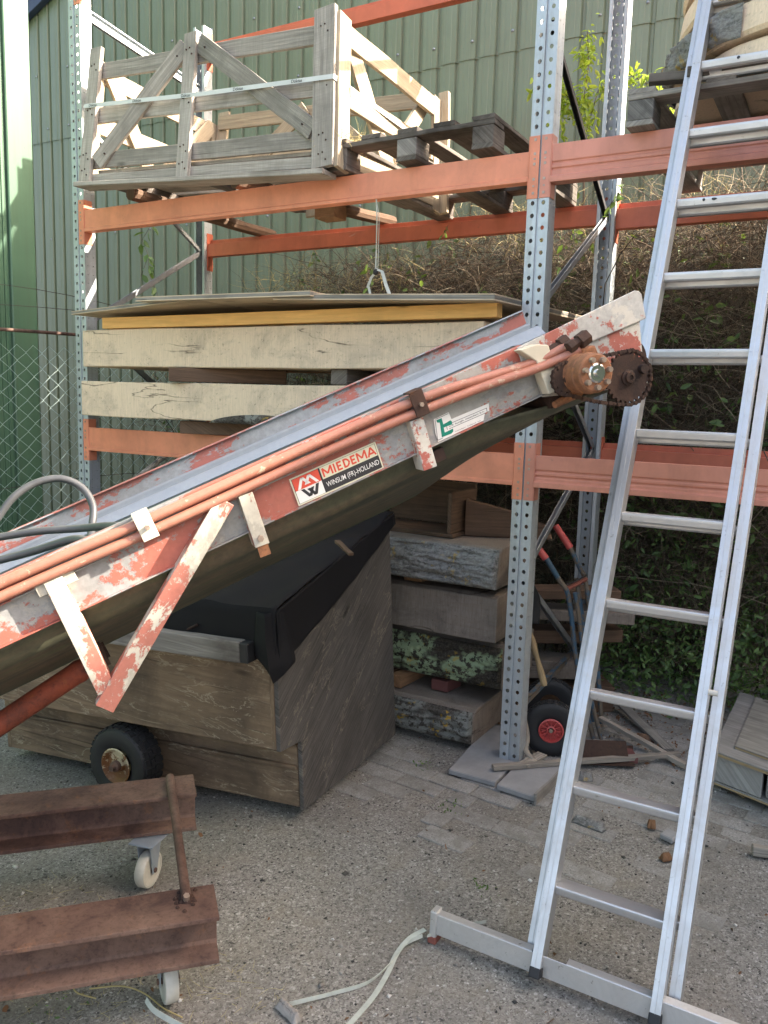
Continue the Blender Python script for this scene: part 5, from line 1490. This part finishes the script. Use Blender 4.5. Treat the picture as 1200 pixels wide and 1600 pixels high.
# tarp: top sheet, front drop and side drop in one cloth
TZ = lambda b: .86+.235*(b-OH)/(DC-OH)
def tarpf(u, v):
    a = -.022+(LC+.04)*u; sagx = .6*fr((a*2.2, v*2, 1))
    if v < .2:
        k_ = v/.2; z = .70+(TZ(OH)+.012-.70)*k_; b = OH-.012-.010*(1-k_)*(1+fr((a*7, 1, 2)))+.004*fr((a*9, k_*3, 2))
    else:
        k_ = (v-.2)/.8; b = OH-.012+(DC-OH+.03)*k_; z = TZ(b)+.012-.030*math.sin(math.pi*k_)*math.sin(math.pi*min(1, max(0, u)))*(1+sagx)
    w_ = 1-abs(fr((a*5+b*2, b*4-a, 7)))*2.2
    return K(a, b, z+.004*fr((a*9, b*9, 4))+(.010*w_ if v >= .2 else 0))
tp = MB().grid(tarpf, 60, 44).build('tarpaulin', M['tarp'], None, smooth=2, solid=.003)
_o = K(LC/2, .4, 0)
tp.location = tuple(map(float, _o)); tp.data.transform(Matrix.Translation([-float(q) for q in _o]))
tag(tp, 'black tarpaulin draped over the box cart, hanging down at its corner', 'tarpaulin')
mb = MB()
def tside(u, v):
    b = OH-.012+(DC-OH+.03)*u
    zt_ = TZ(b)+.012; zb = .665+.385*u-.015*math.sin(u*math.pi*1.3)+.012*fr((u*6, 2, 2))
    return K(-.024-.006*(1-v)*(1+fr((u*7, v, 1))), b, zb+(zt_-zb)*v)
mb.grid(tside, 40, 14)
mb.build('tarpaulin_side', M['tarp'], tp, smooth=True, solid=.003)
fp = [[K(.05, OH-.02, .86), K(.01, OH-.03, .86), K(-.032, OH+.02, .86)], [K(.055, OH-.03, .76), K(.0, OH-.05, .76), K(-.045, OH+.05, .74)],
      [K(.06, OH-.03, .70), K(-.015, OH-.055, .66), K(-.06, OH+.045, .675)], [K(.01, OH-.02, .665), K(-.012, OH-.03, .605), K(-.035, OH+.0, .63)]]
def flap(u, v):
    x, y = v*3, u*2; i, j = min(int(x), 2), min(int(y), 1); f_, g_ = x-i, y-j
    return (fp[i][j]*(1-f_)+fp[i+1][j]*f_)*(1-g_)+(fp[i][j+1]*(1-f_)+fp[i+1][j+1]*f_)*g_
MB().grid(flap, 10, 16).build('tarpaulin_flap', M['tarp'], tp, smooth=2, solid=.003)
single('small_stick', MB().board(at(527, 846, Y=-.60), at(549, 866, Y=-.72), EX, .02, .012, 3), M['log_wood'], at(527, 846, Y=-.60), 'small stick lying on the tarpaulin in the shade of the conveyor', 'stick', bevel=.001)
# cart wheel
wc = at(183, 1196, Z=.165)
wc = wc+(-c2_)*.0
def tyre(c, ax, R_, w, rimr, parent, mt='rubber', tread=28, hubmat='cream', name='wheel'):
    ax = nrm(ax)
    wh = MB().lathe(c, ax, [(rimr, -w*.38), (rimr+.012, -w*.46), (R_*.80, -w*.5), (R_*.93, -w*.46), (R_*.985, -w*.36), (R_, -w*.2), (R_, w*.2), (R_*.985, w*.36), (R_*.93, w*.46), (R_*.80, w*.5), (rimr+.012, w*.46), (rimr, w*.38)], 56, closed=True).build(name, M[mt], parent, smooth=2)
    h = EZ if abs(ax[2]) < .9 else EX; a = nrm(np.cross(ax, h)); b = np.cross(ax, a); mb = MB()
    for i in range(tread):
        g = 2*math.pi*i/tread; d = a*math.cos(g)+b*math.sin(g); t_ = -a*math.sin(g)+b*math.cos(g)
        for k_, (w0, w1, rr) in enumerate(((-.40, -.22, .972), (-.18, -.02, .995), (.02, .18, .995), (.22, .40, .972))):
            sh_k = .004 if k_ % 2 else -.004
            mb.box(c+d*R_*rr+t_*(sh_k-R_*.07)+ax*w*w0, t_*R_*.14, d*.006, ax*w*(w1-w0))
    mb.build('tread_blocks', M[mt], wh, kind='stuff')
    return wh, a, b
wh, a_, b_ = tyre(wc+c2_*.05, c2_, .150, .115, .068, cart)
MB().lathe(wc-c2_*.006, c2_, [(.072, .0), (.074, -.004), (.069, -.006), (.064, .004), (.055, .016), (.030, .018), (.027, .006), (.0, .006)], 36).build('rim', M['peel_rim'], wh, smooth=2)
MB().lathe(wc-c2_*.004, -c2_, [(.022, -.01), (.022, .012), (.014, .016), (.012, .03), (0, .03)], 14).build('hub', M['rust'], wh, smooth=2)
wh2 = tyre(wc+c2_*(DC-.06), c2_, .150, .115, .068, cart)
MB().tube([wc+c2_*.05, wc+c2_*(DC-.06)], .02, 10).build('axle', M['rust'], cart)
# thin rusty rod near the cart
single('rusty_rod', MB().tube(curve3([at(232, 1026, Y=-1.12), at(262, 1000, Y=-1.14), at(290, 985, Y=-1.14), at(308, 976, Y=-1.14)], 5), .0055, 7), M['rust_dark'], at(232, 1026, Y=-1.12), 'thin bent rusty rod sticking up in front of the cart rim', 'rod', smooth=True)

# ================================================================== RUSTY TROLLEY
tr = thing('steel_trolley', (-.6, -1.8, 0), 'low rusty trolley of two steel beams on white castors at the lower left', 'trolley')
def ibeam(p_r, dirv, L_, name='steel_beam'):
    """p_r: top front corner at the right end; runs along dirv to the left"""
    d = nrm(dirv); bk = nrm(V(-d[1], d[0], 0)); 
    if np.dot(bk, V(-.5, .86, 0)) < 0: bk = -bk
    W_, H_, tf, tw = .148, .132, .013, .012
    prof = [(0, 0), (W_, 0), (W_, -tf), (W_/2+tw, -tf-.002), (W_/2+tw/2, -tf-.010), (W_/2+tw/2, -H_+tf+.010), (W_/2+tw, -H_+tf+.002), (W_, -H_+tf), (W_, -H_), (0, -H_), (0, -H_+tf), (W_/2-tw, -H_+tf+.004), (W_/2-tw/2, -H_+tf+.012), (W_/2-tw/2, -tf-.012), (W_/2-tw, -tf-.004), (0, -tf)]
    b = MB().prism([p_r+bk*x+EZ*z for x, z in prof], d*L_, lead=d).build(name, M['rust'], tr, bevel=.002, seg=2)
    return b, d, bk
d2 = at(0, 1487, Z=.3)-at(343, 1432, Z=.3)
pr2 = at(343, 1432, Z=.302)
bA, dA, kA = ibeam(pr2, d2, 1.25)
d1 = at(0, 1275, Z=.3)-at(306, 1240, Z=.3)
pr1 = at(307, 1240, Z=.302)
bB, dB, kB = ibeam(pr1, d1, 1.25)
rod0, rod1 = at(266, 1218, Z=.318), at(291, 1402, Z=.312)
rd = nrm(rod1-rod0)
MB().tube([rod0-rd*.015, rod0+(rod1-rod0)*.3, rod0+(rod1-rod0)*.7, rod1], [.0145, .014, .0135, .0135], 14).build('cross_rod', M['rust'], tr, smooth=2)
r = np.random.default_rng(3); mb = MB()
for i in range(34):
    q = rod1+V(r.normal()*.014, r.normal()*.014, -.012); mb.lathe(q, EZ, [(0, .010), (.005, .006), (.007, 0)], 6)
mb.build('weld_bead', M['rust_dark'], tr)
MB().cyl(rod1+V(0, 0, -.004)+rd*.004, rod1+V(0, 0, .012)+rd*.01, .009, seg=6).build('bolt', M['bolt'], tr)
def castor(px, py, ztop, yaw_, label=None, r_=.062, w=.036):
    g = at(px, py, Z=0)                      # where the wheel meets the ground
    c = g+EZ*r_; ax = V(math.cos(yaw_), math.sin(yaw_), 0); fo = V(-ax[1], ax[0], 0)
    f = MB(); 
    for s in (-1, 1):
        q = c+ax*s*(w/2+.004)
        f.prism([q-fo*.012-EZ*.012, q+fo*.014-EZ*.010, q+fo*.045+EZ*(ztop-.012-r_), q-fo*.028+EZ*(ztop-.012-r_)], ax*s*.003)
    f.box(c-ax*(w/2+.007)-fo*.03+EZ*(ztop-.016-r_), ax*(w+.014), fo*.076, EZ*.004)
    f.box(c-ax*.045-fo*.045+EZ*(ztop-.010-r_), ax*.09, fo*.10, EZ*.006)
    f.cyl(c+fo*.008+EZ*(ztop-.02-r_), c+fo*.008+EZ*(ztop-.006-r_), .03, seg=18)
    cs_ = f.build('castor', M['strip'], tr, bevel=.001)
    MB().lathe(c, ax, [(.012, -w*.45), (r_*.80, -w*.42), (r_*.84, -w*.5), (r_*.95, -w*.48), (r_, -w*.36), (r_, w*.36), (r_*.95, w*.48), (r_*.84, w*.5), (r_*.80, w*.42), (.012, w*.45)], 40, closed=True).build('castor_wheel', M['nylon'], cs_, smooth=2)
    MB().cyl(c-ax*(w/2+.012), c+ax*(w/2+.012), .008, seg=6).build('axle_bolt', M['rust'], cs_)
castor(232, 1383, .17, .25, r_=.060); castor(263, 1561, .17, 1.0, r_=.060)
for q in (pr1+dB*1.05+kB*.07, pr2+dA*1.05+kA*.07):
    MB().lathe(V(q[0], q[1], .06), V(1, .3, 0), [(.012, -.017), (.05, -.017), (.06, -.012), (.06, .012), (.05, .017), (.012, .017)], 30, closed=True).build('castor_wheel', M['nylon'], tr, smooth=2)
    MB().box((q[0]-.03, q[1]-.03, .1), (.06, 0, 0), (0, .06, 0), (0, 0, .066)).build('castor', M['strip'], tr, bevel=.002)
# ================================================================== HAND TRUCK
ht = thing('hand_truck', (.1, .55, 0), 'blue hand truck with red grips and a red-hubbed wheel behind the middle post', 'hand truck')
HW = .30
wcH = at(860, 1141, Y=.33)
hx = nrm(V(.75, .45, 0)); 
wR = .128
wcH = V(wcH[0], wcH[1], wR+.002)
wcH = at(861, 1140, Z=wR+.002)
axH = nrm(V(.35, -1, 0)*-1)
whH, _, _ = tyre(wcH+axH*.02, axH, wR, .06, .055, ht, tread=30)
mb = MB(); mb.lathe(wcH-axH*.012, axH, [(.056, .0), (.058, -.006), (.052, -.008), (.049, .004), (.046, .010)], 36)
mb.lathe(wcH-axH*.012, axH, [(.020, .006), (.022, -.004), (.016, -.006), (.012, .0)], 20)
a = nrm(np.cross(axH, EZ)); b = np.cross(axH, a)
for i in range(12):
    g = 2*math.pi*i/12; d = a*math.cos(g)+b*math.sin(g); t_ = -a*math.sin(g)+b*math.cos(g)
    mb.box(wcH-axH*.014+d*.018-t_*.0018, d*.032, t_*.0036, axH*.018)
mb.lathe(wcH-axH*.012, axH, [(.052, .014), (.0, .016)], 24)
mb.build('rim', M['redplastic'], whH, smooth=2)
MB().cyl(wcH-axH*.02, wcH+axH*.02, .010, seg=6).build('hub_nut', M['bolt'], whH)
w2 = wcH+axH*.34
tyre(w2, axH, wR, .06, .055, ht, tread=30)[0]
MB().cyl(wcH, w2, .011, seg=10).build('axle', M['rust_dark'], ht)
def ht_tube(pts, r, mat='blueframe', name='frame_tube'): return MB().tube(curve3(pts, 5), r, 10).build(name, M[mat], ht, smooth=2)
zf = [at(850, 866, Y=.36), at(873, 905, Y=.42), at(886, 925, Y=.45), at(893, 965, Y=.47), at(903, 1050, Y=.5), at(925, 1145, Y=.52), at(931, 1165, Y=.52)]
zg = [at(889, 852, Y=.62), at(905, 885, Y=.66), at(914, 905, Y=.7), at(920, 945, Y=.7), at(932, 1030, Y=.7), at(940, 1130, Y=.7)]
ht_tube(zf, .012); ht_tube(zg, .012)
zc = [p+V(.035, .01, 0) for p in zf[2:]]; ht_tube(zc, .010); ht_tube([p+V(-.045, .0, 0) for p in zg[2:]], .012)
for (p, q) in (((831, 843), (853, 873)), ((868, 821), (891, 856))):
    y = .34 if p[0] < 850 else .60
    MB().tube([at(*p, Y=y), at(*q, Y=y+.02)], [.016, .0175], 12).build('grip', M['redplastic'], ht, smooth=2)
MB().tube([at(883, 922, Y=.45), at(915, 905, Y=.7)], .012, 8).build('cross_bar', M['redbrick'], ht)
MB().tube([at(883, 914, Y=.44), at(900, 908, Y=.55), at(916, 899, Y=.68)], .004, 6).build('cord', M['rubber'], ht)
MB().tube([at(905, 1045, Y=.5), at(935, 1045, Y=.7)], .012, 8).build('cross_bar', M['blueframe'], ht)
MB().box(at(905, 1195, Z=.012), V(.22, .12, 0), V(-.06, .22, 0), EZ*.006).build('toe_plate', M['rust_dark'], ht, bevel=.001)
MB().box(at(905, 1190, Z=.014), V(.20, .11, 0), V(-.03, .03, .09), V(.002, -.004, 0)).build('toe_upright', M['rust_dark'], ht, bevel=.001)

# ================================================================== THINGS BEHIND THE POST
bh = thing('plank_pile', (.15, .9, 0), 'dim pile of rough planks and logs behind the middle upright', 'wood pile')
for k, (x, y, z, l, w, h, an) in enumerate([(-.05, .8, .62, .6, .14, .05, .1), (.0, .85, .50, .62, .16, .06, -.1), (-.05, .9, .36, .6, .14, .07, .15), (-.1, .8, .18, .5, .16, .10, .0), (-.05, .85, .0, .55, .2, .14, .1)]):
    d = V(math.cos(an+.5), math.sin(an+.5), 0); o_ = V(x, y, z)
    MB().board(o_-d*l/2+EZ*h/2, o_+d*l/2+EZ*h/2, V(-d[1], d[0], 0), w, h, 5, .006, .006).build('plank', M['slab_grey' if k % 2 else 'log_wood'], bh, bevel=.004)
mb = MB(); ps = curve3([at(822, 988, Y=.25), at(833, 1010, Y=.22), at(843, 1042, Y=.2), at(851, 1072, Y=.18)], 6)
single('split_stick', MB().tube(ps, [.022-.012*i/(len(ps)-1)+.004*math.sin(i*.5) for i in range(len(ps))], 10), M['spacer2'], ps[0], 'yellowish split wooden handle hanging behind the middle post', 'handle', smooth=2)
single('hanging_cloth', ribbon(curve3([at(828, 918, Y=.15), at(836, 940, Y=.2), at(834, 975, Y=.2)], 5), .05, R2, .003), M['rubber'], at(828, 918, Y=.15), 'dark rag hanging behind the middle post', 'rag', smooth=True)
single('canvas_strip', ribbon(curve3([at(818, 1118, Y=.12), at(824, 1150, Y=.1), at(822, 1172, Y=.06), at(834, 1186, Y=.02)], 6), .022, R2, .004), M['batten'], at(818, 1118, Y=.12), 'frayed grey strip at the foot of the middle post', 'strip', smooth=True)
# slabs and sticks on the ground
for nm_, pts, z, h, mt, lb in (
        ('paving_slab', [(-.19, -.235), (.03, -.235), (.03, .30), (-.24, .36)], .002, .024, 'slate', 'grey concrete slab under the foot of the middle post'),
        ('paving_slab', [(.045, -.255), (.222, -.27), (.235, .08), (.045, .05)], .002, .026, 'slate', 'second grey concrete slab right of the middle post, edge cracked')):
    single(nm_, MB().prism([S(x, y, z) for x, y in pts], (0, 0, h)), M[mt], (pts[0][0], pts[0][1], 0), lb, 'slab', 'concrete slabs by the middle post', bevel=.004)
single('edge_strip', MB().board(S(.226, -.28, .02), S(.245, .08, .02), EX, .012, .05, 5), M['pallet_pale'], (.24, -.1, 0), 'weathered wood strip along the right edge of the concrete slab', 'strip', bevel=.001)
for p, q, w, h, mt, lb in (
        ((770, 1199, .045), (1062, 1178, .03), .030, .020, 'batten', 'long pale lath lying on the ground right of the middle post'),
        ((938, 1122, .06), (1073, 1197, .02), .030, .022, 'batten', 'brown-grey lath lying slantwise behind the ladder'),
        ((968, 1098, .05), (1045, 1172, .012), .055, .016, 'ply_brown', 'flat grey board lying behind the slanting lath'),
        ((818, 1195, .045), (848, 1178, .045), .05, .012, 'batten', 'short pale offcut beside the hand truck wheel')):
    P_, Q_ = at(p[0], p[1], Z=p[2]), at(q[0], q[1], Z=q[2])
    single('lath', MB().board(P_, Q_, np.cross(nrm(Q_-P_), EZ), w, h, 8, .003), M[mt], P_, lb, 'lath', bevel=.0015)
single('brick', MB().box(at(925, 1188, Z=.01), V(.19, .08, 0), V(-.05, .09, 0), EZ*.03), M['purple'], at(925, 1188, Z=0), 'dark red brick lying behind the long lath', 'brick', bevel=.003)
def barkpiece(px, py, lx, ly, ang, label, name='bark_piece', mat='bark'):
    c = at(px, py, Z=0); ca, sa = math.cos(ang), math.sin(ang)
    def f(u, v):
        x, y = (u-.5)*lx*(1+.2*fr((v*3, px, 1))), (v-.5)*ly*(1+.3*fr((u*4, py, 2)))
        h = (.022*math.sin(math.pi*min(1, max(0, v)))+.006*fr((u*14, v*5, px)))*min(1, min(u, 1-u, v, 1-v)*9)+.002
        return c+V(x*ca-y*sa, x*sa+y*ca, h)
    mb = MB().grid(f, 24, 12)
    return single(name, mb, M[mat], c, label, name.replace('_', ' '), smooth=True, solid=.004)
barkpiece(921, 1289, .13, .05, -.1, 'grey furrowed bark piece on the paving between the ladder rails')
barkpiece(915, 1215, .06, .08, .3, 'grey bark scrap by the left ladder rail near the concrete slab')
barkpiece(1018, 1291, .028, .05, .2, 'orange-brown bark flake right of the grey bark piece', mat='deadleaf')
barkpiece(1040, 1343, .04, .03, .9, 'small brown flake close to the right ladder rail', mat='deadleaf')
barkpiece(1010, 1155, .09, .07, .4, 'brown splintered bark heap beside the laths', mat='log_wood')
single('grey_stone', MB().box(at(1030, 1310, Z=.0), V(.05, -.02, 0), V(.02, .06, 0), EZ*.022), M['slate'], at(1030, 1310, Z=0), 'grey stone chip under the ladder near its right rail', 'stone', bevel=.004)
single('wood_stub', MB().board(at(1175, 1327, Z=.02), at(1235, 1337, Z=.02), V(.1, 1, 0), .035, .035, 4, .003, .004), M['batten'], at(1175, 1330, Z=0), 'pale wood stub on the ground at the right edge', 'wood stub', bevel=.004)
# plywood pile at the right
g3 = 'plywood pieces on the low pallet at the right edge'
def quad(pxs, z, t, name, mat, label, cat='sheet'):
    P_ = [at(x, y, Z=z) for x, y in pxs]
    return single(name, MB().prism(P_, (0, 0, t), lead=nrm(P_[1]-P_[0])), M[mat], P_[0], label, cat, g3, bevel=.0015)
zt = .185
P1, P2 = at(1113, 1170, Z=zt), at(1176, 1040, Z=zt)
A1 = at(1113, 1172, Z=zt); A2 = at(1230, 1215, Z=zt); ed = nrm(A2-A1); bd2 = nrm(P2-P1)
def pp_(a, b, z): return V(*(A1[:2]+ed[:2]*a+bd2[:2]*b), z)
def pq(a0, a1, b0, b1, z, t, mat, label, name='plywood_sheet', cat='sheet', n=3):
    th = thing(name, pp_(a0, b0, z), label, cat, g3)
    for i in range(n):
        k = .0015*(i % 2)
        MB().prism([pp_(a0+k, b0+k, z+t*i/n), pp_(a1, b0+k, z+t*i/n), pp_(a1, b1, z+t*i/n), pp_(a0+k, b1, z+t*i/n)], (0, 0, t/n-.0002), lead=ed).build('ply_layer', M[mat] if i == n-1 else M['spacer2'], th)
pq(0, 1.1, 0, .85, zt-.018, .018, 'ply_silver', 'large silvered plywood sheet on top of the low pallet, right edge')
pq(.085, 1.1, .10, .80, zt+.001, .012, 'ply_brown', 'smaller brown-grey plywood piece lying on the silvered sheet')
pq(.0, 1.1, .02, .85, .03, .015, 'ply_silver', 'bottom grey board of the pile at the right edge', n=2)
for a, w_, l_ in ((0.01, .21, 'left'), (.235, .30, 'middle'), (.55, .35, 'right')):
    single('bearer_board', MB().box(pp_(a, .02+.02*(a > .2), .046), ed*w_, bd2*.7, EZ*(zt-.018-.048)), M['ply_silver'], pp_(a, .03, .046), l_+' grey timber lying between the bottom board and the plywood at the right edge', 'bearer', g3, bevel=.006, seg=2)
single('splinter', MB().board(at(1116, 1215, Z=.03), at(1163, 1246, Z=.004), EX, .012, .006, 4), M['spacer2'], at(1116, 1215, Z=0), 'thin tan splinter sticking out from under the pile at the right edge', 'splinter')

# ================================================================== WEBBING ON THE GROUND
def gpath(pts, z=.004): return curve3([at(x, y, Z=zz) for x, y, zz in pts], 8)
wb = [(664, 1452, .03), (640, 1466, .02), (620, 1490, .006), (606, 1520, .005), (585, 1555, .005), (560, 1585, .006), (535, 1612, .004)]
single('webbing_strap', ribbon(gpath(wb), .016, V(1, -.1, .1), .0018), M['strap'], at(600, 1530, Z=0), 'grey-white webbing strap trailing from the ladder foot to the bottom edge', 'strap', 'loose webbing at the ladder foot', smooth=2)
wb2 = [(660, 1462, .02), (635, 1475, .012), (610, 1505, .006), (575, 1535, .006), (520, 1552, .008), (480, 1562, .012), (448, 1570, .004)]
single('webbing_strap', ribbon(gpath(wb2), .012, V(.2, .3, .5), .0016), M['strap'], at(520, 1552, Z=0), 'thinner webbing strap curling left from the ladder foot', 'strap', 'loose webbing at the ladder foot', smooth=2)
single('webbing_strap', ribbon(gpath([(668, 1462, .03), (690, 1458, .01), (725, 1446, .006), (760, 1440, .004)]), .010, V(.3, .5, 1), .0016), M['strap'], at(725, 1446, Z=0), 'short webbing end behind the stabiliser bar', 'strap', 'loose webbing at the ladder foot', smooth=2)
single('webbing_strap', ribbon(gpath([(228, 1562, .02), (240, 1578, .012), (262, 1592, .008), (300, 1612, .005)]), .016, V(.3, .2, 1), .0018), M['strap'], at(240, 1578, Z=0), 'cream strap end on the ground at the bottom left', 'strap', smooth=2)
for k, (pts, lb) in enumerate((([(140, 1545, .01), (190, 1541, .02), (225, 1552, .012), (255, 1575, .01), (285, 1590, .004)], 'long dry stem curling beside the front castor'), ([(112, 1540, .004), (122, 1552, .01), (150, 1560, .004)], 'short dry stem under the front rusty beam'))):
    single('dry_stem', MB().tube(gpath(pts), .0022, 5), M['straw'], at(pts[0][0], pts[0][1], Z=0), lb, 'stem', smooth=True)
barkpiece(452, 1585, .09, .03, -.3, 'grey splinter of wood near the bottom edge', 'wood_splinter', 'pallet_pale')
# litter
DL = {(10, 1582): 'brown dead leaf at the bottom left corner', (603, 1586): 'small yellow-brown leaf between strap and stabiliser bar at the bottom edge', (540, 1590): 'dead leaf touching the strap at the bottom edge',
      (1145, 1450): 'dead leaf right of the ladder', (870, 1490): 'dead leaf between the ladder rails just above the bar', (310, 1300): 'dead leaf beside the end of the rear rusty beam',
      (700, 1330): 'dead leaf in the open middle of the ground', (866, 1590): 'dead leaf below the stabiliser bar'}
r = np.random.default_rng(77)
for (px, py, cc) in ((10, 1582, 0), (603, 1586, 1), (540, 1590, 0), (1145, 1450, 0), (870, 1490, 0), (310, 1300, 0), (700, 1330, 0), (866, 1590, 0)):
    c = at(px, py, Z=.006)
    o_ = leaves('dead_leaf', c[None], np.array([.03]), None, M['deadleaf'], .0, r, .6, None)
    o_.data.transform(Matrix.Translation([-float(q) for q in c])); o_.location = tuple(map(float, c))
    tag(o_, DL[(px, py)], 'leaf', 'dead leaves on the ground')
r = np.random.default_rng(99); n = 420
P = np.stack([r.uniform(-1.0, .0, n), r.uniform(-2.1, -1.65, n), np.full(n, .001)], 1)
twigs('chaff', P, r.normal(size=(n, 3))*np.array([1, 1, .05]), r.uniform(.01, .05, n), np.full(n, .0007), None, M['straw'], sag=0, wig=.1, S=3, rng=r)

# dead leaves and scraps of bark gathered below the brambles and along the rack
r = np.random.default_rng(123); n = 900
P = np.stack([r.uniform(-.6, 1.6, n), .35+1.0*r.random(n)**.8, np.full(n, .006)], 1)
leaves('leaf_litter', P, r.uniform(.012, .04, n), None, M['deadleaf'], .0, r, .5)
r = np.random.default_rng(124); n = 160
P = np.stack([r.uniform(-1.6, 1.3, n), r.uniform(-2.3, .4, n), np.full(n, .004)], 1)
leaves('leaf_scraps', P, r.uniform(.006, .016, n), None, M['deadleaf'], .0, r, .5)
r = np.random.default_rng(125); c = np.array([at(88, 1580, Z=0), at(660, 1195, Z=0), at(550, 1175, Z=0), at(700, 1262, Z=0), at(755, 1392, Z=0)])
P = c[r.integers(0, len(c), 90)]+r.normal(size=(90, 3))*np.array([.03, .03, 0]); P[:, 2] = .004
leaves('weeds', P, r.uniform(.008, .02, 90), None, M['leaf'], -.6, r, .4)
